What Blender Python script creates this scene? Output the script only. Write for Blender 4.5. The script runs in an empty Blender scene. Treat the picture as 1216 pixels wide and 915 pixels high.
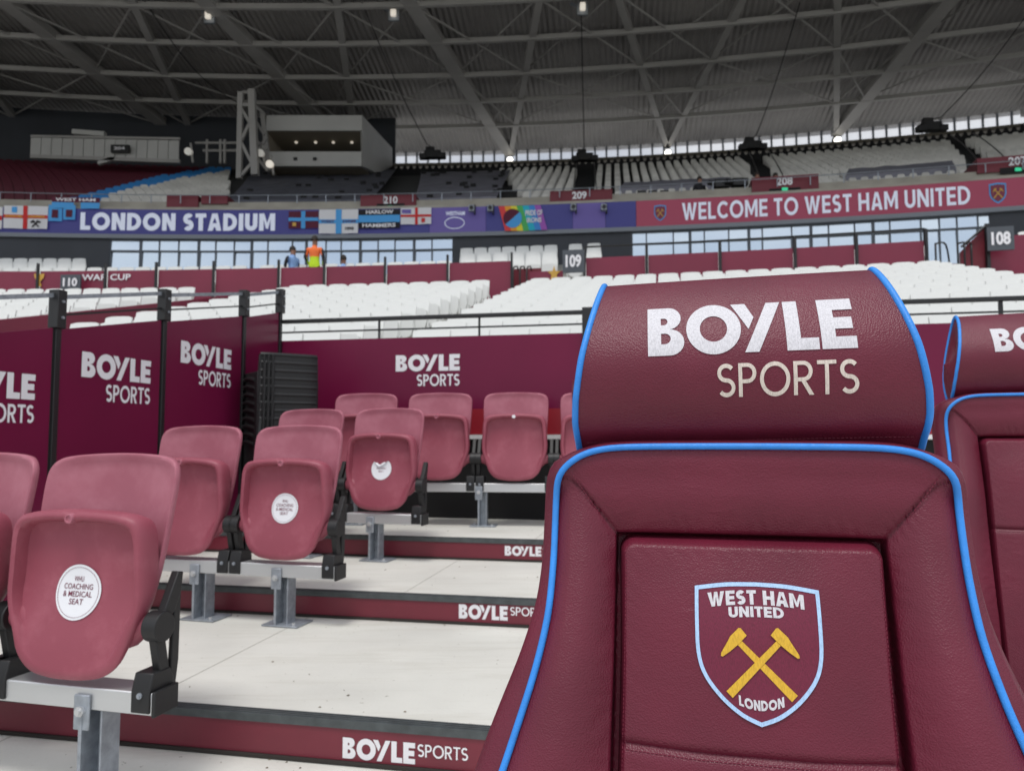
import bpy, bmesh, math, random
from mathutils import Vector, Matrix
from mathutils.geometry import tessellate_polygon
random.seed(7)
sc = bpy.context.scene
col = sc.collection
rad = math.radians
sin, cos, pi = math.sin, math.cos, math.pi
EYE = 1.09            # camera height over the lowest floor
FPX = 900.0           # focal length in photo pixels (1216 wide)
PITCH = rad(3.85)

# ------------------------------------------------------------------ camera, world, sun, exposure
cam_d = bpy.data.cameras.new('camera'); cam = bpy.data.objects.new('camera', cam_d); col.objects.link(cam)
cam.location = (0, 0, EYE); cam.rotation_euler = (rad(90) + PITCH, 0, 0)
cam_d.sensor_width = 36; cam_d.lens = FPX / 1216 * 36; cam_d.clip_start = 0.05; cam_d.clip_end = 3000
cam_d.dof.use_dof = True; cam_d.dof.focus_distance = 0.94; cam_d.dof.aperture_fstop = 10.5
sc.camera = cam
SUN_EL, SUN_ROT = rad(68), rad(195)
w = bpy.data.worlds.new('World'); sc.world = w; w.use_nodes = True
nt = w.node_tree; nt.nodes.clear()
out = nt.nodes.new('ShaderNodeOutputWorld'); bg = nt.nodes.new('ShaderNodeBackground')
sky = nt.nodes.new('ShaderNodeTexSky'); sky.sky_type = 'NISHITA'; sky.sun_disc = False
sky.sun_elevation = SUN_EL; sky.sun_rotation = SUN_ROT; sky.dust_density = 1.5
tc = nt.nodes.new('ShaderNodeTexCoord'); mp = nt.nodes.new('ShaderNodeMapping'); mp.inputs['Scale'].default_value = (1, 1, 3.2)
nz = nt.nodes.new('ShaderNodeTexNoise'); nz.inputs['Scale'].default_value = 2.6; nz.inputs['Detail'].default_value = 6
rp = nt.nodes.new('ShaderNodeValToRGB'); rp.color_ramp.elements[0].position = .36; rp.color_ramp.elements[1].position = .60
rp.color_ramp.elements[0].color = (.45,)*3 + (1,); rp.color_ramp.elements[1].color = (1,)*3 + (1,)
mx = nt.nodes.new('ShaderNodeMixRGB'); mx.inputs['Color2'].default_value = (8.6, 8.8, 9.2, 1)
L = nt.links.new
L(tc.outputs['Generated'], mp.inputs['Vector']); L(mp.outputs['Vector'], nz.inputs['Vector'])
L(nz.outputs['Fac'], rp.inputs['Fac']); L(rp.outputs['Color'], mx.inputs['Fac'])
L(sky.outputs['Color'], mx.inputs['Color1']); L(mx.outputs['Color'], bg.inputs['Color'])
bg.inputs['Strength'].default_value = 0.10; L(bg.outputs['Background'], out.inputs['Surface'])
sd = bpy.data.lights.new('sun', 'SUN'); sd.energy = 1.5; sd.angle = rad(16); sd.color = (1, .97, .93)
sun = bpy.data.objects.new('sun', sd); col.objects.link(sun); sun.location = (0, -20, 60)
_d = Vector((sin(SUN_ROT) * cos(SUN_EL), cos(SUN_ROT) * cos(SUN_EL), sin(SUN_EL)))
sun.rotation_euler = (-_d).to_track_quat('-Z', 'Y').to_euler()
sc.view_settings.view_transform = 'Standard'; sc.view_settings.look = 'None'
sc.view_settings.exposure = 0.22; sc.view_settings.gamma = 1.0; sc.view_settings.use_curve_mapping = False

# ------------------------------------------------------------------ measuring: a photo pixel's ray met with a real surface
def ray(x, y):
    a = (x - 608) / FPX; b = (457.5 - y) / FPX
    return Vector((a, cos(PITCH) - b * sin(PITCH), sin(PITCH) + b * cos(PITCH)))
def at(x, y, Y):
    d = ray(x, y); return d * (Y / d.y)
YAW = rad(11.3); UX = Vector((cos(YAW), -sin(YAW), 0)); VX = Vector((sin(YAW), cos(YAW), 0))
def S(u, v, z): return UX * u + VX * v + Vector((0, 0, z))           # dugout platform frame
def on_v(x, y, v0, k=0.0):
    d = ray(x, y); t = v0 / (d.dot(VX) - k * d.z); p = d * t
    return p.dot(UX), p.z
def on_u(x, y, u0):
    d = ray(x, y); p = d * (u0 / d.dot(UX)); return p.dot(VX), p.z
CL = Vector((-16, -80, 0)); CU = Vector((-11, -80, 0))               # bowl centres, lower and upper
def pol(C, r, ph, z): return Vector((C.x + r * sin(ph), C.y + r * cos(ph), z))
def on_c(x, y, C, R):
    d = ray(x, y); a = d.x**2 + d.y**2; b = -2 * (d.x * C.x + d.y * C.y); c = C.x**2 + C.y**2 - R * R
    t = (-b + math.sqrt(b * b - 4 * a * c)) / (2 * a); p = d * t
    return math.atan2(p.x - C.x, p.y - C.y), p.z

# ------------------------------------------------------------------ materials
def newmat(name):
    m = bpy.data.materials.new(name); m.use_nodes = True
    return m, m.node_tree, m.node_tree.nodes['Principled BSDF']
def mat(name, c, rough=.5, metal=0.0, var=0.0, vscale=3.0, bump=0.0, bscale=60.0, spec=.5, emit=None, es=0.0, coat=0.0, dirt=None, dscale=2.0, dlo=.5, dhi=.7, stretch=(1, 1, 1)):
    m, t, b = newmat(name); N, K = t.nodes.new, t.links.new
    b.inputs['Roughness'].default_value = rough; b.inputs['Metallic'].default_value = metal
    b.inputs['Specular IOR Level'].default_value = spec; b.inputs['Coat Weight'].default_value = coat
    b.inputs['Base Color'].default_value = (*c, 1)
    tc = N('ShaderNodeTexCoord'); mp = N('ShaderNodeMapping'); mp.inputs['Scale'].default_value = stretch
    K(tc.outputs['Object'], mp.inputs['Vector'])
    src = None
    if var:
        n = N('ShaderNodeTexNoise'); n.inputs['Scale'].default_value = vscale; n.inputs['Detail'].default_value = 5
        K(mp.outputs['Vector'], n.inputs['Vector'])
        r = N('ShaderNodeMapRange'); r.inputs['From Min'].default_value = .3; r.inputs['From Max'].default_value = .7
        r.inputs['To Min'].default_value = 1 - var; r.inputs['To Max'].default_value = 1 + var
        K(n.outputs['Fac'], r.inputs['Value'])
        v = N('ShaderNodeVectorMath'); v.operation = 'SCALE'; v.inputs[0].default_value = c
        K(r.outputs['Result'], v.inputs['Scale']); src = v.outputs['Vector']
    if dirt:
        n = N('ShaderNodeTexNoise'); n.inputs['Scale'].default_value = dscale; n.inputs['Detail'].default_value = 8; n.inputs['Roughness'].default_value = .65
        K(mp.outputs['Vector'], n.inputs['Vector'])
        r = N('ShaderNodeMapRange'); r.inputs['From Min'].default_value = dlo; r.inputs['From Max'].default_value = dhi
        K(n.outputs['Fac'], r.inputs['Value'])
        q = N('ShaderNodeMixRGB'); q.inputs['Color1'].default_value = (*c, 1); q.inputs['Color2'].default_value = (*dirt, 1)
        if src: K(src, q.inputs['Color1'])
        K(r.outputs['Result'], q.inputs['Fac']); src = q.outputs['Color']
    if src: K(src, b.inputs['Base Color'])
    if bump:
        n = N('ShaderNodeTexNoise'); n.inputs['Scale'].default_value = bscale; n.inputs['Detail'].default_value = 4
        K(mp.outputs['Vector'], n.inputs['Vector'])
        bp = N('ShaderNodeBump'); bp.inputs['Strength'].default_value = 1; bp.inputs['Distance'].default_value = bump
        K(n.outputs['Fac'], bp.inputs['Height']); K(bp.outputs['Normal'], b.inputs['Normal'])
    if emit: b.inputs['Emission Color'].default_value = (*emit, 1); b.inputs['Emission Strength'].default_value = es
    return m
def leather(name, c):
    m, t, b = newmat(name); N, K = t.nodes.new, t.links.new
    tc = N('ShaderNodeTexCoord')
    vo = N('ShaderNodeTexVoronoi'); vo.inputs['Scale'].default_value = 520; vo.feature = 'SMOOTH_F1'; vo.inputs['Smoothness'].default_value = .5
    wn = N('ShaderNodeTexNoise'); wn.inputs['Scale'].default_value = 14; wn.inputs['Detail'].default_value = 3
    wm = N('ShaderNodeVectorMath'); wm.operation = 'SCALE'; wm.inputs['Scale'].default_value = .05
    wa = N('ShaderNodeVectorMath'); wa.operation = 'ADD'
    K(tc.outputs['Object'], wn.inputs['Vector']); K(wn.outputs['Color'], wm.inputs[0]); K(tc.outputs['Object'], wa.inputs[0]); K(wm.outputs['Vector'], wa.inputs[1])
    K(tc.outputs['Object'], vo.inputs['Vector'])
    mp = N('ShaderNodeMapping'); mp.inputs['Rotation'].default_value = (0, .5, 0); mp.inputs['Scale'].default_value = (1, 1, 3.4)
    K(wa.outputs['Vector'], mp.inputs['Vector'])
    wr = N('ShaderNodeTexNoise'); wr.noise_type = 'RIDGED_MULTIFRACTAL'; wr.inputs['Scale'].default_value = 24; wr.inputs['Detail'].default_value = 5
    K(mp.outputs['Vector'], wr.inputs['Vector'])
    ma = N('ShaderNodeTexNoise'); ma.inputs['Scale'].default_value = 7; K(tc.outputs['Object'], ma.inputs['Vector'])
    mr = N('ShaderNodeMapRange'); mr.inputs['From Min'].default_value = .42; mr.inputs['From Max'].default_value = .7; K(ma.outputs['Fac'], mr.inputs['Value'])
    mu = N('ShaderNodeMath'); mu.operation = 'MULTIPLY'; K(wr.outputs['Fac'], mu.inputs[0]); K(mr.outputs['Result'], mu.inputs[1])
    b1 = N('ShaderNodeBump'); b1.inputs['Strength'].default_value = .8; b1.inputs['Distance'].default_value = .0006
    b2 = N('ShaderNodeBump'); b2.inputs['Strength'].default_value = .8; b2.inputs['Distance'].default_value = .0013
    b3 = N('ShaderNodeBump'); b3.inputs['Strength'].default_value = .5; b3.inputs['Distance'].default_value = .004
    big = N('ShaderNodeTexNoise'); big.inputs['Scale'].default_value = 11; big.inputs['Detail'].default_value = 2; K(wa.outputs['Vector'], big.inputs['Vector'])
    K(big.outputs['Fac'], b3.inputs['Height']); K(b3.outputs['Normal'], b2.inputs['Normal'])
    K(mu.outputs['Value'], b2.inputs['Height']); K(b2.outputs['Normal'], b1.inputs['Normal'])
    K(vo.outputs['Distance'], b1.inputs['Height']); K(b1.outputs['Normal'], b.inputs['Normal'])
    cr = N('ShaderNodeMapRange'); cr.inputs['From Min'].default_value = .3; cr.inputs['From Max'].default_value = .7; cr.inputs['To Min'].default_value = .86; cr.inputs['To Max'].default_value = 1.13
    K(ma.outputs['Fac'], cr.inputs['Value'])
    cv = N('ShaderNodeVectorMath'); cv.operation = 'SCALE'; cv.inputs[0].default_value = c; K(cr.outputs['Result'], cv.inputs['Scale']); K(cv.outputs['Vector'], b.inputs['Base Color'])
    rr = N('ShaderNodeMapRange'); rr.inputs['To Min'].default_value = .34; rr.inputs['To Max'].default_value = .52; K(vo.outputs['Distance'], rr.inputs['Value']); K(rr.outputs['Result'], b.inputs['Roughness'])
    b.inputs['Specular IOR Level'].default_value = .42
    return m
def thread(name, c, ang=0.0, scale=260, rough=.55, edge=.80):
    m, t, b = newmat(name); N, K = t.nodes.new, t.links.new
    tc = N('ShaderNodeTexCoord'); mp = N('ShaderNodeMapping'); mp.inputs['Rotation'].default_value = (0, ang, 0); mp.inputs['Scale'].default_value = (1, 1, .16)
    K(tc.outputs['Object'], mp.inputs['Vector'])
    n = N('ShaderNodeTexNoise'); n.inputs['Scale'].default_value = scale * 2.6; n.inputs['Detail'].default_value = 2; K(mp.outputs['Vector'], n.inputs['Vector'])
    r = N('ShaderNodeMapRange'); r.inputs['From Min'].default_value = .3; r.inputs['From Max'].default_value = .62; r.inputs['To Min'].default_value = edge; r.inputs['To Max'].default_value = 1.05
    K(n.outputs['Fac'], r.inputs['Value'])
    v = N('ShaderNodeVectorMath'); v.operation = 'SCALE'; v.inputs[0].default_value = c; K(r.outputs['Result'], v.inputs['Scale']); K(v.outputs['Vector'], b.inputs['Base Color'])
    bp = N('ShaderNodeBump'); bp.inputs['Strength'].default_value = .7; bp.inputs['Distance'].default_value = .0004
    K(n.outputs['Fac'], bp.inputs['Height']); K(bp.outputs['Normal'], b.inputs['Normal']); b.inputs['Roughness'].default_value = rough
    return m
M = {}
M['leather'] = leather('maroon leather', (.132, .0115, .030))
M['pipe'] = mat('sky blue piping', (.030, .255, .76), .40, var=.10, vscale=40, bump=.0006, bscale=500)
M['seam'] = mat('maroon stitching thread', (.16, .012, .035), .6)
M['white_thread'] = thread('white embroidery', (.64, .63, .67), .1)
M['cream_thread'] = thread('cream embroidery', (.70, .62, .55), .1)
M['gold_thread'] = thread('gold embroidery', (.70, .42, .03), .7, edge=.8)
M['blue_thread'] = thread('light blue embroidery', (.42, .62, .90), .4, edge=.8)
M['claret_thread'] = thread('claret woven patch', (.155, .008, .036), 1.57, 420, edge=.75)
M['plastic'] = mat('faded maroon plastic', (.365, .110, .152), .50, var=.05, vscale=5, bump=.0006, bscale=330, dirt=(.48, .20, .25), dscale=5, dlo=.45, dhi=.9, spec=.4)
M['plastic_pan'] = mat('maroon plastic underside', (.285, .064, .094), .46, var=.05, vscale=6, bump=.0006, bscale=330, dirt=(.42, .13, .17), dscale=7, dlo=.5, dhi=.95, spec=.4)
M['black_plastic'] = mat('black plastic', (.011, .011, .012), .5, bump=.0004, bscale=300)
M['sticker'] = mat('white sticker', (.80, .81, .85), .4)
M['ink'] = mat('claret ink', (.16, .02, .05), .5)
M['alu'] = mat('brushed aluminium', (.62, .63, .64), .42, .75, var=.06, vscale=8, stretch=(.1, 1, 1))
M['galv'] = mat('galvanised steel', (.33, .36, .40), .5, .55, var=.2, vscale=30, bump=.0004, bscale=120)
M['tread'] = mat('cream coated concrete', (.66, .65, .575), .60, var=.12, vscale=1.6, bump=.0015, bscale=70, dirt=(.22, .20, .15), dscale=16, dlo=.655, dhi=.70)
def treadmat():
    m = mat('cream coated concrete', (.655, .65, .60), .60, var=.10, vscale=1.6, bump=.0015, bscale=70, dirt=(.20, .18, .13), dscale=38, dlo=.66, dhi=.69)
    t = m.node_tree; N, K = t.nodes.new, t.links.new; b = t.nodes['Principled BSDF']; src = b.inputs['Base Color'].links[0].from_socket
    tc = N('ShaderNodeTexCoord'); mp = N('ShaderNodeMapping'); mp.inputs['Rotation'].default_value = (0, 0, YAW); mp.inputs['Scale'].default_value = (.9, 7, 1)
    n = N('ShaderNodeTexNoise'); n.inputs['Scale'].default_value = 1.6; n.inputs['Detail'].default_value = 9; n.inputs['Roughness'].default_value = .7
    K(tc.outputs['Object'], mp.inputs['Vector']); K(mp.outputs['Vector'], n.inputs['Vector'])
    r = N('ShaderNodeMapRange'); r.inputs['From Min'].default_value = .50; r.inputs['From Max'].default_value = .78; r.inputs['To Max'].default_value = .75; K(n.outputs['Fac'], r.inputs['Value'])
    q = N('ShaderNodeMixRGB'); q.inputs['Color2'].default_value = (.50, .485, .42, 1); K(src, q.inputs['Color1']); K(r.outputs['Result'], q.inputs['Fac']); K(q.outputs['Color'], b.inputs['Base Color'])
    return m
M['tread'] = treadmat()
M['nosing'] = mat('grey rubber nosing', (.065, .075, .078), .55, var=.25, vscale=20)
M['grit'] = mat('brown grit', (.13, .10, .06), .9, var=.5, vscale=30)
M['joint_pale'] = mat('pale slab joint', (.40, .39, .35), .8)
M['board'] = mat('maroon riser board', (.17, .020, .036), .42, var=.14, vscale=4)
M['gap'] = mat('dirty joint', (.03, .025, .022), .9)
M['print'] = mat('white print', (.80, .79, .82), .5)
M['panel'] = mat('printed maroon panel', (.150, .006, .042), .34, var=.08, vscale=1.5, bump=.002, bscale=2.2, spec=.3)
M['panel_red'] = mat('red lower panel', (.27, .010, .020), .4)
M['black_metal'] = mat('black painted steel', (.012, .012, .013), .4)
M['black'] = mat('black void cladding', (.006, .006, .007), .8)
M['white_edge'] = mat('white sill', (.7, .7, .7), .5)
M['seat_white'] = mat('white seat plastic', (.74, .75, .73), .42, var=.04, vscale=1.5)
M['seat_maroon'] = mat('claret seat plastic', (.085, .008, .020), .5)
M['seat_blue'] = mat('blue seat plastic', (.03, .22, .55), .5)
M['cover'] = mat('dark grey seat cover', (.10, .105, .13), .7, var=.22, vscale=1.3, bump=.12, bscale=1.4)
M['cover2'] = mat('slate seat cover', (.19, .19, .225), .7, var=.18, vscale=1.2, bump=.1, bscale=1.6)
M['terrace'] = mat('terrace concrete', (.50, .50, .47), .8, var=.10, vscale=1)
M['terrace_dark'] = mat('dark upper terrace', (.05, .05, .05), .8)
M['beige'] = mat('beige parapet concrete', (.36, .34, .29), .8, var=.14, vscale=1.4)
M['wall'] = mat('maroon barrier board', (.20, .018, .048), .45, var=.08, vscale=.8)
M['darkwall'] = mat('dark grey wall', (.035, .040, .050), .6, var=.12, vscale=.7)
M['frame'] = mat('dark window frame', (.07, .085, .105), .4)
M['led_blue'] = mat('led board blue', (.035, .035, .17), .5, emit=(.04, .04, .22), es=.18)
M['led_violet'] = mat('led board violet', (.10, .07, .26), .5, emit=(.10, .08, .30), es=.18)
M['led_claret'] = mat('led board claret', (.27, .035, .075), .5, emit=(.30, .05, .09), es=.18)
M['led_white'] = mat('led white letters', (.62, .66, .78), .5, emit=(.8, .85, 1), es=.18)
M['grey_trim'] = mat('grey trim', (.20, .22, .25), .5)
M['steel'] = mat('pale roof steel', (.38, .37, .355), .55, var=.1, vscale=.5)
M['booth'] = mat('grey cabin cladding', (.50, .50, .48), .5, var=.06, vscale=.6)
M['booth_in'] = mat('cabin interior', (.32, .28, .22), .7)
M['lamp'] = mat('lit lamp', (.9, .9, .85), .4, emit=(1, .95, .85), es=3.2)
M['lamp_dim'] = mat('lit ceiling lamp', (.9, .9, .85), .4, emit=(1, .9, .75), es=.4)
M['lamp_soft'] = mat('soft lamp glass', (.7, .7, .66), .4, emit=(1, .95, .85), es=.15)
M['bronze'] = mat('dusty bronze beam', (.12, .105, .08), .6)
M['green_exit'] = mat('green exit sign', (.02, .35, .18), .5, emit=(.05, .7, .35), es=.5)
M['gold'] = mat('gold print', (.62, .36, .06), .5)
M['sign_red'] = mat('gateway claret', (.15, .010, .022), .5)
M['sign_grey'] = mat('grey sign board', (.07, .08, .095), .5)
M['orange'] = mat('orange hi-vis', (.90, .18, .04), .7)
M['lime'] = mat('lime hi-vis', (.55, .80, .02), .7)
M['dark_cloth'] = mat('dark cloth', (.015, .015, .02), .85)
M['blue_cloth'] = mat('light blue cloth', (.28, .46, .80), .8)
M['skin'] = mat('skin', (.30, .15, .10), .6)
M['hair'] = mat('dark hair', (.02, .014, .01), .7)
M['flag_white'] = mat('white flag cloth', (.72, .72, .74), .8, bump=.02, bscale=4)
M['flag_red'] = mat('red flag cloth', (.60, .03, .03), .8)
M['flag_blue'] = mat('sky blue flag cloth', (.08, .36, .75), .8)
M['flag_claret'] = mat('claret flag cloth', (.10, .012, .035), .8)
M['flag_black'] = mat('black flag cloth', (.012, .010, .015), .8)
M['flag_yellow'] = mat('yellow print', (.75, .55, .05), .8)
M['apron'] = mat('pale pitchside surface', (.40, .39, .37), .8, var=.1, vscale=.5)
M['pitch'] = mat('grass pitch', (.08, .12, .04), .9, var=.2, vscale=.2)
def deckmat():
    m, t, b = newmat('corrugated roof deck'); N, K = t.nodes.new, t.links.new
    tc = N('ShaderNodeTexCoord'); sx = N('ShaderNodeSeparateXYZ'); K(tc.outputs['Object'], sx.inputs[0])
    ax = N('ShaderNodeMath'); ax.inputs[1].default_value = 11; K(sx.outputs['X'], ax.inputs[0]); ay = N('ShaderNodeMath'); ay.inputs[1].default_value = 80; K(sx.outputs['Y'], ay.inputs[0])
    at_ = N('ShaderNodeMath'); at_.operation = 'ARCTAN2'; K(ax.outputs[0], at_.inputs[0]); K(ay.outputs[0], at_.inputs[1])
    ml = N('ShaderNodeMath'); ml.operation = 'MULTIPLY'; ml.inputs[1].default_value = 118 * 2 * pi / .30; K(at_.outputs[0], ml.inputs[0])
    sn = N('ShaderNodeMath'); sn.operation = 'SINE'; K(ml.outputs[0], sn.inputs[0])
    bp = N('ShaderNodeBump'); bp.inputs['Distance'].default_value = .05; K(sn.outputs[0], bp.inputs['Height']); K(bp.outputs['Normal'], b.inputs['Normal'])
    n = N('ShaderNodeTexNoise'); n.inputs['Scale'].default_value = .25; n.inputs['Detail'].default_value = 5; K(tc.outputs['Object'], n.inputs['Vector'])
    r = N('ShaderNodeMapRange'); r.inputs['From Min'].default_value = .3; r.inputs['From Max'].default_value = .7; r.inputs['To Min'].default_value = .8; r.inputs['To Max'].default_value = 1.2; K(n.outputs['Fac'], r.inputs['Value'])
    v = N('ShaderNodeVectorMath'); v.operation = 'SCALE'; v.inputs[0].default_value = (.33, .315, .30); K(r.outputs['Result'], v.inputs['Scale']); K(v.outputs['Vector'], b.inputs['Base Color'])
    b.inputs['Roughness'].default_value = .6
    return m
M['deck'] = deckmat()
def glassmat():
    m, t, b = newmat('reflective window glass'); b.inputs['Base Color'].default_value = (.10, .16, .22, 1)
    b.inputs['Roughness'].default_value = .06; b.inputs['Metallic'].default_value = .0; b.inputs['IOR'].default_value = 1.5
    b.inputs['Metallic'].default_value = .9; b.inputs['Base Color'].default_value = (.64, .72, .79, 1)
    return m
M['glass'] = glassmat()

# ------------------------------------------------------------------ mesh building
class MB:
    def __init__(s): s.v = []; s.f = []
    def add(s, vs, fs):
        o = len(s.v); s.v += [Vector(p) for p in vs]; s.f += [tuple(i + o for i in f) for f in fs]; return s
    def merge(s, o, mtx=None):
        return s.add([(mtx @ p) if mtx else p for p in o.v], o.f)
    def box(s, c, d, mtx=None):
        c = Vector(c); x, y, z = d[0] / 2, d[1] / 2, d[2] / 2
        p = [Vector((i * x, j * y, k * z)) for i in (-1, 1) for j in (-1, 1) for k in (-1, 1)]
        if mtx: p = [mtx @ q for q in p]
        return s.add([c + q for q in p], [(0, 1, 3, 2), (4, 6, 7, 5), (0, 4, 5, 1), (2, 3, 7, 6), (0, 2, 6, 4), (1, 5, 7, 3)])
    def cyl(s, a, b, r, n=10, r2=None):
        a, b = Vector(a), Vector(b); q = (b - a).to_track_quat('Z', 'Y'); r2 = r if r2 is None else r2
        ra = [a + q @ Vector((r * cos(2 * pi * i / n), r * sin(2 * pi * i / n), 0)) for i in range(n)]
        rb = [b + q @ Vector((r2 * cos(2 * pi * i / n), r2 * sin(2 * pi * i / n), 0)) for i in range(n)]
        return s.add(ra + rb, [(i, (i + 1) % n, n + (i + 1) % n, n + i) for i in range(n)] + [tuple(range(n - 1, -1, -1)), tuple(range(n, 2 * n))])
    def beam(s, a, b, w_, h_):
        a, b = Vector(a), Vector(b); d = b - a; q = d.to_track_quat('Y', 'Z').to_matrix()
        return s.box((a + b) / 2, (w_, d.length, h_), q)
    def tube(s, path, r, n=10, closed=False):
        P = [Vector(p) for p in path]; m = len(P); rings = []; up = None
        for i in range(m):
            t = (P[(i + 1) % m] - P[i - 1]) if (closed or 0 < i < m - 1) else (P[min(i + 1, m - 1)] - P[max(i - 1, 0)])
            t.normalize()
            if up is None: up = t.orthogonal().normalized()
            up = (up - t * up.dot(t)).normalized(); sd = t.cross(up)
            rr = r[i] if isinstance(r, (list, tuple)) else r
            rings.append([P[i] + (up * cos(2 * pi * k / n) + sd * sin(2 * pi * k / n)) * rr for k in range(n)])
        vs = [p for g in rings for p in g]; fs = []
        for i in range(m if closed else m - 1):
            j = (i + 1) % m
            fs += [(i * n + k, i * n + (k + 1) % n, j * n + (k + 1) % n, j * n + k) for k in range(n)]
        if not closed: fs += [tuple(range(n - 1, -1, -1)), tuple((m - 1) * n + k for k in range(n))]
        return s.add(vs, fs)
    def grid(s, fn, nu, nv, cu=False):
        vs = [fn(i / nu, j / nv) for j in range(nv + 1) for i in range(nu + (0 if cu else 1))]
        w_ = nu if cu else nu + 1
        return s.add(vs, [(j * w_ + i, j * w_ + (i + 1) % w_, (j + 1) * w_ + (i + 1) % w_, (j + 1) * w_ + i) for j in range(nv) for i in range(nu)])
    def rings(s, loops, cap0=False, cap1=False):
        n = len(loops[0]); s0 = len(s.v); vs = [p for l in loops for p in l]; fs = []
        for a in range(len(loops) - 1):
            fs += [(a * n + i, a * n + (i + 1) % n, (a + 1) * n + (i + 1) % n, (a + 1) * n + i) for i in range(n)]
        if cap0: fs.append(tuple(range(n - 1, -1, -1)))
        if cap1: fs.append(tuple((len(loops) - 1) * n + i for i in range(n)))
        return s.add(vs, fs)
    def prism(s, poly, fn0, fn1):
        """poly of 2-d points, fn0/fn1 map (a,b) to the two faces"""
        n = len(poly)
        return s.add([fn0(*p) for p in poly] + [fn1(*p) for p in poly],
                     [tuple(range(n)), tuple(range(2 * n - 1, n - 1, -1))] + [(i, n + i, n + (i + 1) % n, (i + 1) % n) for i in range(n)])
    def slab(s, C, r0, r1, p0, p1, z0, z1, n=None):
        """ring segment between two radii, angles, heights"""
        n = n or max(1, int(abs(p1 - p0) / rad(1.0)) + 1); lp = []
        for i in range(n + 1):
            p = p0 + (p1 - p0) * i / n
            lp.append([pol(C, r0, p, z0), pol(C, r1, p, z0), pol(C, r1, p, z1), pol(C, r0, p, z1)])
        return s.rings(lp, True, True)
def mesh_of(name, mb, m, sharp=40):
    me = bpy.data.meshes.new(name); me.from_pydata([tuple(p) for p in mb.v], [], mb.f)
    bm = bmesh.new(); bm.from_mesh(me); bmesh.ops.recalc_face_normals(bm, faces=bm.faces); bm.to_mesh(me); bm.free()
    me.materials.append(M[m]); me.shade_smooth(); me.set_sharp_from_angle(angle=rad(sharp)); me.update()
    return me
def tag(o, label=None, cat=None, group=None, kind=None):
    if label: o['label'] = label
    if cat: o['category'] = cat
    if group: o['group'] = group
    if kind: o['kind'] = kind
    return o
def mk(name, mb, m, parent=None, world=True, bevel=0, sharp=40):
    """one mesh object; with world=True the vertices are in world space and are rebased to the parent"""
    if parent is not None and world and parent.get('_w'):
        off = Vector(parent['_w']); mb.v = [p - off for p in mb.v]
    o = bpy.data.objects.new(name, mesh_of(name, mb, m, sharp)); col.objects.link(o)
    if parent is not None:
        o.parent = parent
        if world and parent.get('_w'): o['_w'] = (0, 0, 0)
    if bevel:
        b = o.modifiers.new('bevel', 'BEVEL'); b.width = bevel; b.segments = 2; b.limit_method = 'ANGLE'; b.angle_limit = rad(40)
    return o
def thing(name, loc, label, cat, group=None, rz=0, world=True):
    o = bpy.data.objects.new(name, None); col.objects.link(o); o.location = loc; o.rotation_euler = (0, 0, rz); o.empty_display_size = .1
    if world: o['_w'] = tuple(loc)
    return tag(o, label, cat, group)
def sub(name, mb, m, part, root=None, **k):
    """a sub-part: vertices in the same frame as its part's thing"""
    if root is not None and root.get('_w'):
        off = Vector(root['_w']); mb.v = [p - off for p in mb.v]
    return mk(name, mb, m, part, world=False, **k)
def struct(name, mb, m, **k): return tag(mk(name, mb, m, **k), kind='structure')
def copy_tree(o, parent=None):
    c = o.copy(); col.objects.link(c)
    if parent is not None: c.parent = parent
    for ch in [x for x in o.children]: copy_tree(ch, c)
    return c
ORD = 'first second third fourth fifth sixth seventh eighth ninth tenth eleventh twelfth thirteenth fourteenth fifteenth sixteenth seventeenth eighteenth nineteenth twentieth'.split()

# ------------------------------------------------------------------ lettering (own outlines; cap height 1)
def arc(cx, cy, rx, ry, a0, a1, n=14):
    return [(cx + rx * cos(rad(a0 + (a1 - a0) * i / n)), cy + ry * sin(rad(a0 + (a1 - a0) * i / n))) for i in range(n + 1)]
def stroke(P, w_):
    n = len(P); lf, rt = [], []
    for i in range(n):
        a = P[max(i - 1, 0)]; b = P[i]; c = P[min(i + 1, n - 1)]
        d1 = Vector((b[0] - a[0], b[1] - a[1])); d2 = Vector((c[0] - b[0], c[1] - b[1]))
        if d1.length < 1e-9: d1 = d2
        if d2.length < 1e-9: d2 = d1
        d1.normalize(); d2.normalize(); t = (d1 + d2).normalized(); nn = Vector((-t.y, t.x)); k = w_ / 2 / max(.3, t.dot(d1))
        lf.append((b[0] + nn.x * k, b[1] + nn.y * k)); rt.append((b[0] - nn.x * k, b[1] - nn.y * k))
    return lf + rt[::-1]
def bowl(x, y0, y1, W):            # right half of a D from (x,y0) up to (x,y1), reaching W
    r = (y1 - y0) / 2; k = max(0, W - x - r)
    return [(x, y0)] + arc(x + k, y0 + r, W - x - k, r, -90, 90, 12) + [(x, y1)]
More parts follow.
